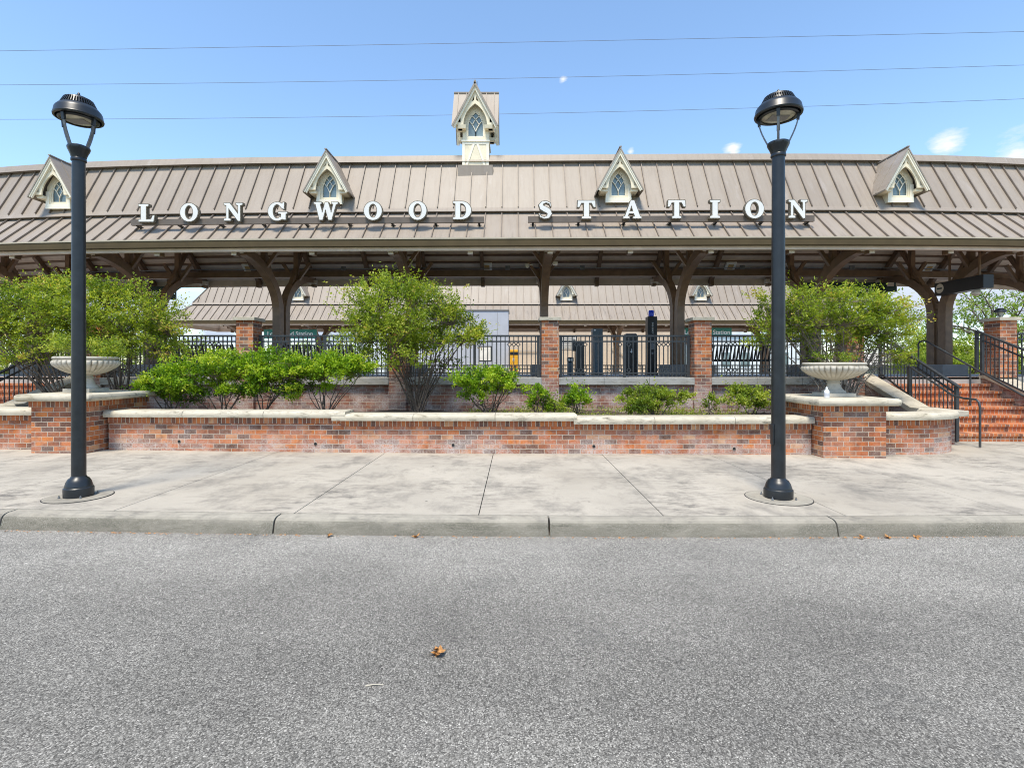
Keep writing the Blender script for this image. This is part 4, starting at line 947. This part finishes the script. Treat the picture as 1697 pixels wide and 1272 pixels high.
m=MB(); m.box(x0-.08,x0-.001,y0+.05,y0+.2,2.0,2.35); m.build('card_reader',M['black'],b)
tc=thing('litter_bin','small dark litter bin with twin openings, just right of the middle brick pier','bin',(px(945,16.3),16.3,PZ)); c=(px(945,16.3),16.3,PZ)
m=MB(); m.box(c[0]-.09,c[0]+.09,16.2,16.4,PZ,PZ+.40); m.build('bin_body',M['slate'],tc,bevel=.015)
m=MB(); m.box(c[0]-.10,c[0]+.10,16.19,16.41,PZ+.40,PZ+.56); h=m.build('bin_hood',M['black'],tc,bevel=.03)
for s in (-.045,.045): m=MB(); m.box(c[0]+s-.03,c[0]+s+.03,16.182,16.189,PZ+.44,PZ+.51); m.build('opening',M['lightbox'],h)
D=24.2; t=thing('platform_shelter','pale grey panelled shelter block behind the round bush','shelter',(px(770,D),D+.7,.72))
m=MB(); m.box(px(700,D),px(842.5,D),D,D+1.5,.72,pz(515,D)); b=m.build('panel_walls',M['grey'],t,bevel=.01)
m=MB(); x=px(824,D); m.box(x-.008,x+.008,D-.004,D-.001,.72,pz(517,D)); x=px(780,D); m.box(x-.008,x+.008,D-.004,D-.001,.72,pz(517,D)); m.build('panel_seam',M['plinth'],b)
m=MB(); m.box(px(698,D),px(844,D),D-.03,D+1.53,pz(515,D),pz(513,D)); m.build('roof_trim',M['plinth'],t)
D=23.6; t=thing('notice_stand','framed notice stand in front of the grey shelter','notice stand',(px(804,D),D,.72))
m=MB(); m.box(px(793,D),px(815,D),D,D+.04,pz(599,D),pz(573,D)); b=m.build('frame',M['rail'],t,bevel=.012)
m=MB(); m.box(px(795,D),px(813,D),D-.004,D-.001,pz(597,D),pz(575,D)); m.build('notice_sheet',M['lightbox'],b)
m=MB(); m.box(px(804,D)-.03,px(804,D)+.03,D,D+.04,.72,pz(599,D)); m.build('leg',M['rail'],t)
D=23.9; t=thing('yellow_cabinet','bright yellow cabinet on a teal foot beside the grey shelter','cabinet',(px(852,D),D,.72)); x0,x1=px(845,D),px(859,D)
m=MB(); m.box(x0,x1,D,D+.3,1.15,pz(579,D)); b=m.build('cabinet_body',M['yellow'],t,bevel=.02)
m=MB(); m.box(x0-.02,x1+.02,D-.02,D+.32,.72,1.15); m.build('foot',M['teal'],t,bevel=.015)
m=MB(); m.box(x0+.01,x1-.01,D-.006,D-.001,pz(588,D),pz(583,D)); m.build('dark_window',M['black'],b)
m=MB(); m.box(x0+.13,x0+.21,D-.006,D-.001,pz(598,D),pz(593,D)); m.build('label_plate',M['white'],b)
def bench(x,D,lab):
    t=thing('bench',lab,'bench',(x,D,PZ),'black slatted benches on the platform'); w=.92
    m=MB(); n=19
    for i in range(n):
        xx=x-w+.06+(2*w-.12)*i/(n-1); m.bar((xx,D,PZ+.42),(xx,D-.17,PZ+.84),.042,.014,(0,-1,.4))
    for z,y in ((PZ+.44,D-.0),(PZ+.83,D-.165)): m.bar((x-w,y,z),(x+w,y,z),.035,.035)
    m.build('slatted_backrest',M['black'],t)
    m=MB()
    for i in range(n):
        xx=x-w+.06+(2*w-.12)*i/(n-1); m.box(xx-.02,xx+.02,D+.02,D+.44,PZ+.42,PZ+.435)
    m.bar((x-w,D+.44,PZ+.425),(x+w,D+.44,PZ+.425),.04,.04); m.build('slatted_seat',M['black'],t)
    for s in (-1,1):
        m=MB(); xx=x+s*w
        m.tube([(xx,D-.12,PZ),(xx,D-.02,PZ+.42),(xx,D-.19,PZ+.86)],.022,8); m.tube([(xx,D-.09,PZ+.62),(xx,D+.1,PZ+.66),(xx,D+.38,PZ+.64),(xx,D+.44,PZ+.55),(xx,D+.42,PZ)],.02,8)
        m.build('end_frame',M['black'],t,smooth=True)
bench(px(335,14.1),14.1,'leftmost black slatted bench, between the leafy urn and the brick pier')
bench(px(530,14.1),14.1,'middle black slatted bench, under the left teal sign behind the hedge')
bench(px(1232,14.1),14.1,'rightmost black slatted bench, left of the right lamp post')
# ------------------------------------------------------------------ beyond the tracks
t=thing('beige_building','plain beige stuccoed building behind the far canopy, seen around the kiosks','building',(3,37,.72))
m=MB(); m.box(-5.2,11.3,36.4,44,.4,5.2); b=m.build('stucco_wall',M['beige'],t)
m=MB(); m.box(-5.4,11.5,36.2,44.2,5.2,5.4); m.build('roof_edge',M['tip'],t)
m=MB(); m.box(px(930,36.4),px(954,36.4),36.35,36.41,pz(578,36.4),pz(556,36.4)); v=m.build('louvre_vent',M['lightbox'],b)
m=MB()
for k in range(7): z=pz(578,36.4)+.08+k*.125; m.box(px(931,36.4),px(953,36.4),36.33,36.349,z,z+.04)
m.build('louvre_blade',M['plinth'],v)
m=MB(); m.tube([(px(845,36.3),36.33,pz(582,36.3)),(px(897,36.3),36.33,pz(582,36.3))],.03,6); m.build('conduit',M['plinth'],b)
m=MB(); m.bar((px(1014,36.3),36.3,pz(577,36.3)),(px(1062,36.3),36.3,pz(602,36.3)),.05,.09,(0,1,0)); m.build('stair_handrail',M['slab'],b)
t=thing('white_building','low white building far behind the right bench','building',(px(1240,50),52,.5))
m=MB(); m.box(px(1180,50),px(1330,50),50,60,.2,pz(556,50)); b=m.build('wall',M['white'],t); m=MB(); m.box(px(1178,50),px(1332,50),49.8,60.2,pz(556,50),pz(553,50)); m.build('roof_edge',M['grey'],t)
for k in range(4): a=px(1195+k*32,50); m=MB(); m.box(a,a+.9,49.95,49.995,1.6,2.9); m.build('window',M['glass'],b)
t=thing('white_building','low white building far behind the middle bench','building',(px(560,50),52,.5))
m=MB(); m.box(px(552,50),px(700,50),50,60,.2,pz(556,50)); b=m.build('wall',M['white'],t); m=MB(); m.box(px(550,50),px(702,50),49.8,60.2,pz(556,50),pz(553,50)); m.build('roof_edge',M['grey'],t)
t=thing('grey_house','low grey roofed house beyond the platform behind the right stairs','house',(px(1560,46),47,.4))
D=46; m=MB(); m.box(px(1500,D),px(1625,D),D,D+8,.1,1.6); m.build('wall',M['beige'],t)
m=MB(); m.prism([(px(1488,D),1.6),(px(1637,D),1.6),(px(1610,D),2.9),(px(1515,D),2.9)],lambda a,b,c:(a,c,b),D-.6,D+8.5); m.build('roof',M['tip'],t)
# overhead wires
def wire(p,lab,Y=26):
    t=None; P=[]
    (xa,ya),(xb_,yb_),(xc,yc_)=p
    A=np.polyfit([px(xa,Y),px(xb_,Y),px(xc,Y)],[pz(ya,Y),pz(yb_,Y),pz(yc_,Y)],2)
    for k in range(61):
        x=-62+124*k/60; P.append((x,Y,float(np.polyval(A,x))))
    m=MB(); m.tube(P,.009,5); o=m.build('overhead_wire',M['wire'],loc=(0,Y,P[30][2])); tag(o,lab,'wire','overhead wires')
wire(((110,83),(480,77),(920,69)),'topmost overhead wire, crossing the sky above both lamp posts',25)
wire(((0,141),(840,130),(1697,108)),'middle overhead wire, passing just above the cupola tip',25.5)
wire(((0,198),(840,189),(1697,164)),'lowest overhead wire, passing behind the cupola and lamp heads',26)
# ------------------------------------------------------------------ plants
def leaves_mesh(name,mat,parent,sprigs,size,seed,flat=.35,aspect=.5):
    """sprigs: array (n,7) start xyz, dir xyz, tint ; leaves alternate along each sprig"""
    r=np.random.default_rng(seed); S=np.asarray(sprigs,dtype=np.float64); per=S.shape[1]>7
    k=int(leaves_mesh.k); n=len(S)
    st=np.repeat(S[:,:3],k,0); dr=np.repeat(S[:,3:6],k,0); ti=np.repeat(S[:,6],k)
    u=np.tile(np.linspace(.12,1,k),n); N=n*k
    pos=st+dr*u[:,None]+r.normal(0,size*.35,(N,3))
    d=dr/(np.linalg.norm(dr,axis=1,keepdims=True)+1e-9)
    a=d*.55+r.normal(0,.75,(N,3)); a/=np.linalg.norm(a,axis=1,keepdims=True)
    up=np.tile([0,0,1.0],(N,1))*flat*2+r.normal(0,.8,(N,3)); b=np.cross(a,up); b/=np.linalg.norm(b,axis=1,keepdims=True)+1e-9
    L=size*r.uniform(.65,1.25,N)[:,None]; W=L*aspect/1.0
    v=np.stack([pos,pos+a*L*.45+b*W*.5,pos+a*L,pos+a*L*.45-b*W*.5],1).reshape(-1,3)-np.array(OFF[parent])
    me=bpy.data.meshes.new(name); me.vertices.add(N*4); me.vertices.foreach_set('co',v.ravel().astype(np.float32))
    me.loops.add(N*4); me.loops.foreach_set('vertex_index',np.arange(N*4,dtype=np.int32))
    me.polygons.add(N); me.polygons.foreach_set('loop_start',np.arange(0,N*4,4,dtype=np.int32)); 
    uv=me.uv_layers.new(name='UVMap'); t=np.clip(ti+r.normal(0,.12,N),0.01,.99); w=np.repeat(t,4); uvd=np.stack([w,np.tile([0,.5,1,.5],N)],1).ravel().astype(np.float32); uv.data.foreach_set('uv',uvd)
    me.update(calc_edges=True); me.validate(); return link(me,name,parent,None,M[mat])
def shrub(name,lab,cat,base,blobs,group,leaf='leafA',size=.04,k=9,sprig=.16,stems=9,bark='bark',seed=1,stem_r=.02,gap=.35,dead=0,upb=.5,twigs=1.0,leanstems=None,aspect=.5,flat=.35,clump=20,dens=1.2):
    """blobs: (cx,cy,cz,rx,ry,rz,n)"""
    r=np.random.default_rng(seed); rd=random.Random(seed)
    t=thing(name,lab,cat,base,group); B=Vector(base); sp=[]; tips=[]
    for bi,(cx,cy,cz,rx,ry,rz,n) in enumerate(blobs):
        n=int(n*dens); nc=max(5,int(n/clump)); q0=r.normal(0,1,(nc*3,3)); q0/=np.linalg.norm(q0,axis=1,keepdims=True); q0=q0[q0[:,2]>-.65][:nc]
        f=np.sin(q0[:,0]*3.1+seed)+np.sin(q0[:,1]*4.3+2*seed)+np.sin(q0[:,2]*3.7+q0[:,0]*2.9+bi)   # uneven outline
        c0=q0*((r.uniform(.12,1,len(q0))**.45)*(1+.09*f))[:,None]; ct=r.normal(0,.16,len(q0))
        j_=r.integers(0,len(q0),n); q=c0[j_]+r.normal(0,1,(n,3))*np.array([.17,.17,.11])*r.uniform(.6,1.2,len(q0))[j_][:,None]
        rad=np.linalg.norm(q,axis=1); 
        P=q*np.array([rx,ry,rz])+np.array([cx,cy,cz]); q=q/(rad[:,None]+1e-6)
        P[:,2]=np.maximum(P[:,2],B.z+.04)
        d=q*.8+np.array([0,0,upb])+r.normal(0,.35,q.shape); d/=np.linalg.norm(d,axis=1,keepdims=True)
        ln=sprig*r.uniform(.5,1.35,len(q))*(1+1.1*(r.uniform(0,1,len(q))>.95))
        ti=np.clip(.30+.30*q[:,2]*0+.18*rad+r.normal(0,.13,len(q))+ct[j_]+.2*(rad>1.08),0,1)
        sp.append(np.concatenate([P,d*ln[:,None],ti[:,None]],1)); tips.append((P,rad,cx,cy,cz))
    leaves_mesh.k=k; S=np.concatenate(sp,0)
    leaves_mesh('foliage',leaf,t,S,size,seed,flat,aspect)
    m=MB(); nodes=[]
    for s in range(stems):
        bl=blobs[s%len(blobs)]; 
        T=Vector((bl[0]+rd.uniform(-.75,.75)*bl[3],bl[1]+rd.uniform(-.6,.6)*bl[4],bl[2]+rd.uniform(-.1,.55)*bl[5]))
        b0=B+Vector((rd.uniform(-1,1)*.05,rd.uniform(-1,1)*.05,-.04)); pts=[b0]
        for i in range(1,6):
            u=i/5; w=u**1.25; p=Vector((b0.x+(T.x-b0.x)*w,b0.y+(T.y-b0.y)*w,b0.z+(T.z-b0.z)*u))+Vector((rd.uniform(-1,1),rd.uniform(-1,1),rd.uniform(-.5,.5)))*.035*(1 if i<5 else 0); pts.append(p)
        r0=stem_r*rd.uniform(.7,1.2); m.tube(pts,[r0*(1-.75*i/5) for i in range(6)],6); nodes+=pts[2:]
    N=np.array([tuple(p) for p in nodes]) if nodes else None
    if N is not None:
        for P,rad,cx,cy,cz in tips:
            nn=int(len(P)*.16*twigs); idx=r.choice(len(P),min(nn,len(P)),replace=False)
            for i in idx:
                p=P[i]; dd=((N-p)**2).sum(1)+np.maximum(0,N[:,2]-p[2])*2; j=int(dd.argmin()); a=Vector(N[j]); b=Vector(p)
                mid=(a+b)/2+Vector((rd.uniform(-1,1),rd.uniform(-1,1),rd.uniform(-.6,.8)))*.05
                m.tube([a,mid,b],[stem_r*.32,stem_r*.24,stem_r*.12],4,False)
        for _ in range(dead):
            a=Vector(N[rd.randrange(len(N))]); dr=Vector((rd.uniform(-1,1),rd.uniform(-1,1),rd.uniform(-.5,.7))).normalized(); L=rd.uniform(.2,.55)
            pts=[a]
            for _k in range(3): dr=(dr+Vector((rd.uniform(-1,1),rd.uniform(-1,1),rd.uniform(-1,.8)))*.35).normalized(); pts.append(pts[-1]+dr*L/3)
            m.tube(pts,[.0075,.006,.0045,.0025],4,False)
    m.build('stems',M[bark],t); return t
def at(xp,yp,D): return (px(xp,D),D,pz(yp,D))
def blob(xp,yp,D,rxp,ryp,n,dep=None):
    p=at(xp,yp,D); s=D/860; return (p[0],D,p[2],rxp*s,(dep if dep else rxp*s*.8),ryp*s,n)
SB='tall bushes in the planter'
D=11.2
shrub('large_bush','big airy green bush at the left edge, leaning over the left stairs','bush',(px(112,D),D,.42),[blob(55,522,D,85,58,1050),blob(-30,540,D,60,55,500),blob(40,575,D,70,42,300)],SB,leaf='leafA',size=.055,k=11,sprig=.21,stems=12,seed=3,gap=.55,dead=50,stem_r=.022)
shrub('large_bush','big airy green bush behind the leafy urn and left lamp post','bush',(px(200,D),D,.42),[blob(195,524,D,85,54,1100),blob(140,500,D,60,36,400),blob(245,565,D,52,42,420),blob(170,575,D,60,30,200)],SB,leaf='leafA',size=.055,k=11,sprig=.21,stems=13,seed=5,gap=.6,dead=70,stem_r=.022)
shrub('large_bush','round green bush on spreading bare stems in the middle of the planter','bush',(px(693,D),D,.42),[blob(672,527,D,100,56,1450),blob(640,560,D,66,45,420),blob(755,548,D,48,40,480),blob(690,590,D,85,45,330)],SB,leaf='leafA',size=.055,k=11,sprig=.20,stems=22,seed=8,gap=.5,dead=120,stem_r=.024)
shrub('large_bush','big bush with bare grey lower twigs behind the right lamp post and urn','bush',(px(1395,D),D,.42),[blob(1375,530,D,100,55,1350),blob(1290,540,D,48,50,420),blob(1460,540,D,48,42,420),blob(1420,590,D,80,32,240)],SB,leaf='leafA',size=.055,k=11,sprig=.20,stems=26,bark='barkgrey',seed=11,gap=.55,dead=560,stem_r=.022,twigs=1.6)
HG='low hedge shrubs along the planter wall'
D=10.35
def hedge(xb,blobs,lab,seed,leaf='leafB',size=.05,stems=7,k=11,sprig=.125,dead=12,name='hedge_shrub',sr=.017,gap=.35,D=D):
    shrub(name,lab,'shrub',(px(xb,D),D,.44),blobs,HG,leaf=leaf,size=size,k=k,sprig=sprig,stems=stems,seed=seed,dead=dead,stem_r=sr,gap=gap,upb=.55,aspect=.55,twigs=.8)
hedge(285,[blob(252,650,D,24,19,200,.28),blob(285,628,D,34,17,260,.35)],'low bright shrub at the left end of the hedge, beside the left pedestal',21)
hedge(368,[blob(325,624,D,58,24,620,.45),blob(392,612,D,62,25,680,.45),blob(325,656,D,34,16,180,.3),blob(390,642,D,40,16,200,.35)],'wide bright green hedge shrub with bare stems, second from the left pedestal',22,stems=10)
hedge(435,[blob(462,612,D,56,25,640,.45),blob(450,640,D,42,22,300,.4)],'dense bright hedge shrub in front of the left column, between two wider shrubs',23)
hedge(540,[blob(535,611,D,76,24,760,.45),blob(592,612,D,38,14,220,.35),blob(510,632,D,42,16,170,.35)],'wide bright hedge shrub on black stems, beside the round middle bush',24,stems=10)
hedge(812,[blob(800,635,D,49,21,520,.4),blob(840,640,D,30,14,150,.3),blob(790,654,D,26,11,80,.25)],'compact bright shrub on thin stems in front of the grey shelter',25,stems=12,dead=40)
hedge(892,[blob(893,664,D,16,21,150,.2)],'small upright dark green shrublet left of the middle brick pier foot',26,stems=5,sprig=.12)
hedge(926,[blob(926,672,D,15,14,100,.18)],'small yellowish shrublet between two darker ones at the middle brick pier foot',27,leaf='leafC',stems=4)
hedge(957,[blob(958,664,D,17,21,160,.2)],'small upright green shrublet right of the middle brick pier foot',28,stems=5,sprig=.12)
hedge(1088,[blob(1078,662,D,42,15,300,.35),blob(1108,655,D,28,11,130,.25),blob(1060,676,D,26,13,130,.25)],'low spreading yellow-green shrub below the call tower',29,leaf='leafC',stems=7)
hedge(1178,[blob(1178,674,D,8,12,40,.1)],'tiny leafy sprig in front of the brick pier right of the call tower',30,stems=3,leaf='leafC')
hedge(1245,[blob(1243,660,D,33,17,260,.3),blob(1268,672,D,22,14,90,.2)],'low yellow-green shrub left of the right lamp post',31,leaf='leafC',stems=6)
# plants in the urns
def urn_plant(c,lab,n,h,leaf,seed,rad,sprig,thin=False):
    shrub('urn_plant',lab,'plant',(c[0],c[1],c[2]+.56),[(c[0],c[1],c[2]+.62+h*.4,rad,rad*.8,h*.6,n)],'plants in the urns',leaf=leaf,size=.045,k=9,sprig=sprig,stems=8,seed=seed,stem_r=.006,gap=.3,dead=14 if thin else 4,upb=.7)
urn_plant(UL,'bushy yellow-green plants growing in the left urn',300,.34,'leafC',41,.52,.15)
urn_plant(UR,'sparse thin weeds growing in the right urn',34,.14,'leafC',42,.42,.10,True)
# ground cover along the planter
gc=thing('ground_cover','','',(3.5,11,.45)); gc['kind']='stuff'
r=np.random.default_rng(5); n=2600; X=r.uniform(-1.0,5.1,n); Y=r.uniform(9.5,12.3,n); dens=(np.sin(X*2.3)+np.sin(Y*3+X))>-.9; X=X[dens];Y=Y[dens]
S=np.stack([X,Y,.47-.004*X+0*X,r.normal(0,.05,len(X)),r.normal(0,.05,len(X)),r.uniform(.05,.13,len(X)),r.uniform(.2,.9,len(X))],1); leaves_mesh.k=5
lv=leaves_mesh('ground_cover',  'leafC',gc,S,.035,77); me=lv.data; bpy.data.objects.remove(gc); bpy.data.objects.remove(lv)
o=bpy.data.objects.new('ground_cover',me); COL.objects.link(o); o.location=(3.5,11,.45); o['kind']='stuff'
# trees and greenery beyond the station
TG='trees beyond the tracks'
def tree(xp,D,h,crown,lab,seed,leaf='leafD',size=.26,n=420,stems=8,zb=.1,gap=.62,sprig=.9):
    x=px(xp,D); t=thing('tree',lab,'tree',(x,D,zb),TG); r=np.random.default_rng(seed); rd=random.Random(seed)
    m=MB(); hub=zb+h*.36; pts=[(x,D,zb-.1),(x+rd.uniform(-.1,.1),D,zb+h*.18),(x+rd.uniform(-.2,.2),D,hub)]
    m.tube(pts,[.022*h,.018*h,.014*h],8); S=[]
    for s in range(stems):
        a=2*PI*s/stems+rd.uniform(-.3,.3); el=rd.uniform(.15,1.1); L=crown*rd.uniform(.75,1.1)
        p=Vector(pts[-1]); dr=Vector((math.cos(a)*math.cos(el),math.sin(a)*math.cos(el),math.sin(el)*1.05)); P=[p]
        for i in range(5): dr=(dr+Vector((rd.uniform(-1,1),rd.uniform(-1,1),rd.uniform(-.5,.6)))*.28).normalized(); P.append(P[-1]+dr*L/5)
        m.tube(P,[.011*h*(1-.17*i) for i in range(6)],6)
        for i in range(1,6):
            for _ in range(2):
                d2=(dr+Vector((rd.uniform(-1,1),rd.uniform(-1,1),rd.uniform(-.6,.9)))).normalized(); q=P[i]+d2*L*.28; m.tube([P[i],(P[i]+q)/2+Vector((0,0,.1)),q],[.004*h,.003*h,.0015*h],4,False)
                nn=max(2,n//(stems*10)); 
                for _k in range(nn):
                    c=q+Vector(r.normal(0,.11*L,3)); dv=Vector(r.normal(0,1,3)).normalized()*sprig*rd.uniform(.3,.7); S.append([*c,*dv,min(1,max(0,rd.gauss(.5,.2)+.15*(d2.z)))])
    m.build('trunk',M['bark'],t); leaves_mesh.k=9; leaves_mesh('crown',leaf,t,np.array(S),size,seed)
tree(1650,44,10.5,5.2,'tall loose yellow-green tree with visible limbs behind the lantern pier',51,n=520,size=.24)
tree(1530,52,8.0,4.0,'pale open tree with bare twigs left of the right column',52,n=230,size=.2,leaf='leafD')
tree(1530,40,4.2,2.4,'round bright green tree low behind the right column, left of the lantern pier',53,n=620,leaf='leafC',size=.2,sprig=.6)
tree(1600,38,4.0,2.2,'dense yellow-green tree low between the right column and lantern pier',54,n=640,leaf='leafC',size=.2,sprig=.6)
tree(1745,40,7.0,3.6,'leafy green tree at the right edge beyond the lantern pier',55,n=520,leaf='leafD',size=.24)
tree(10,42,5.5,3.0,'green tree at the left edge beyond the left stairs',56,n=620,leaf='leafC',size=.2)
tree(130,46,6.0,3.2,'green tree behind the left bushes, right of the left-edge tree',57,n=560,leaf='leafD',size=.2)
tree(330,50,4.2,2.4,'low green tree far behind the leftmost bench',58,n=420,leaf='leafC',size=.2)
def far_hedge(x0,x1,D,zt,lab,seed):
    cx=(px(x0,D)+px(x1,D))/2; hx=(px(x1,D)-px(x0,D))/2
    shrub('far_hedge',lab,'hedge',(cx,D,.3),[(cx+hx*s,D,.3+(zt-.3)*.45,hx*.33,.8,(zt-.3)*.55,520) for s in (-.7,-.25,.25,.7)],'hedges beyond the tracks',leaf='leafC',size=.14,k=9,sprig=.35,stems=8,seed=seed,stem_r=.04,gap=.2)
far_hedge(438,610,43,pz(566,43),'long yellow-green hedge beyond the tracks, behind the middle bench',61)
far_hedge(150,400,47,pz(574,47),'long green hedge beyond the tracks, behind the leftmost bench',62)
far_hedge(1480,1690,36,pz(588,36),'green hedge beyond the tracks, behind the right stairs',63)
far_hedge(-140,130,38,pz(580,38),'green hedge beyond the tracks, behind the left stairs',64)
# ------------------------------------------------------------------ light, sky, camera
SUN_EL,SUN_AZ=R(66),R(196)          # compass-like angle from +Y
w=bpy.data.worlds.new('World'); SC.world=w; w.use_nodes=True; nt=w.node_tree; nt.nodes.clear()
def wn(t,**k):
    x=nt.nodes.new(t)
    for a,b in k.items(): setattr(x,a,b)
    return x
L=nt.links.new
out=wn('ShaderNodeOutputWorld'); bg=wn('ShaderNodeBackground'); L(bg.outputs[0],out.inputs[0]); bg.inputs[1].default_value=.15
sky=wn('ShaderNodeTexSky'); sky.sky_type='NISHITA'; sky.sun_disc=False; sky.sun_elevation=SUN_EL; sky.sun_rotation=SUN_AZ; sky.altitude=20; sky.air_density=1.0; sky.dust_density=.3; sky.ozone_density=1.6
tc=wn('ShaderNodeTexCoord'); nz=wn('ShaderNodeTexNoise'); mp=wn('ShaderNodeMapping'); mp.inputs['Scale'].default_value=(2.2,2.2,6.5); L(tc.outputs['Generated'],mp.inputs[0]); L(mp.outputs[0],nz.inputs['Vector'])
nz.inputs['Scale'].default_value=2.6; nz.inputs['Detail'].default_value=9; nz.inputs['Roughness'].default_value=.62
def M1(op,a,b=0.0,clamp=False):
    x=wn('ShaderNodeMath',operation=op,use_clamp=clamp)
    for i,v in enumerate((a,b)):
        if hasattr(v,'node'): L(v,x.inputs[i])
        else: x.inputs[i].default_value=v
    return x.outputs[0]
# scattered small cumulus: placed patches plus a broken bank low over the horizon
mask=None
for xp,yp,ra in ((933,131,.022),(1570,247,.043),(1685,256,.046),(1215,252,.028),(1045,252,.016)):
    d=Vector(((xp-852)/860,1,(608-yp)/860)).normalized()
    dt=wn('ShaderNodeVectorMath',operation='DISTANCE'); L(tc.outputs['Generated'],dt.inputs[0]); dt.inputs[1].default_value=d
    v=M1('SUBTRACT',1.0,M1('DIVIDE',dt.outputs['Value'],ra),True)
    mask=v if mask is None else M1('MAXIMUM',mask,v)
sx=wn('ShaderNodeSeparateXYZ'); L(tc.outputs['Generated'],sx.inputs[0])
low=M1('MULTIPLY',M1('SUBTRACT',1.0,M1('DIVIDE',M1('ABSOLUTE',M1('SUBTRACT',sx.outputs[2],.10)),.16),True),1.0)
mask=M1('MAXIMUM',mask,low)
den=M1('MULTIPLY',M1('SUBTRACT',nz.outputs[0],M1('SUBTRACT',.66,M1('MULTIPLY',mask,.34))),7.0,True)
den=M1('MULTIPLY',den,M1('MULTIPLY',mask,1.7,True))
sc=wn('ShaderNodeMix',data_type='RGBA'); L(den,sc.inputs[0]); 
gain=wn('ShaderNodeMix',data_type='RGBA',blend_type='MULTIPLY'); gain.inputs[0].default_value=1; L(sky.outputs[0],gain.inputs[6]); gain.inputs[7].default_value=(.92,.985,.985,1)
cc=wn('ShaderNodeMix',data_type='RGBA'); L(M1('DIVIDE',sx.outputs[2],.30,True),cc.inputs[0]); cc.inputs[6].default_value=(1.9,2.3,3.0,1); cc.inputs[7].default_value=(3.5,3.6,3.75,1)
L(gain.outputs[2],sc.inputs[6]); L(cc.outputs[2],sc.inputs[7]); L(sc.outputs[2],bg.inputs[0])
sl=bpy.data.lights.new('sun','SUN'); sl.energy=2.7; sl.angle=R(15); sl.color=(1,.92,.79)
so_=bpy.data.objects.new('sun',sl); COL.objects.link(so_)
dv=Vector((math.sin(SUN_AZ)*math.cos(SUN_EL),math.cos(SUN_AZ)*math.cos(SUN_EL),math.sin(SUN_EL)))
so_.rotation_euler=(-dv).to_track_quat('-Z','Y').to_euler(); so_.location=(0,-5,20)
cam=bpy.data.cameras.new('camera'); co=bpy.data.objects.new('camera',cam); COL.objects.link(co); SC.camera=co
co.location=(0,0,1.5); co.rotation_euler=(R(90),0,0); cam.sensor_width=36; cam.lens=36*860/1697
cam.shift_x=-(852-848.5)/1697; cam.shift_y=-(636-608)/1697; cam.clip_start=.05; cam.clip_end=2000
SC.view_settings.view_transform='Standard'; SC.view_settings.look='None'; SC.view_settings.exposure=1.0; SC.view_settings.gamma=1; SC.view_settings.use_curve_mapping=False
SC.render.engine='CYCLES'; SC.cycles.max_bounces=7; SC.cycles.diffuse_bounces=4; SC.cycles.transmission_bounces=3; SC.cycles.glossy_bounces=3
SC.cycles.use_denoising=True; SC.cycles.pixel_filter_type='BLACKMAN_HARRIS'; SC.cycles.filter_width=1.05
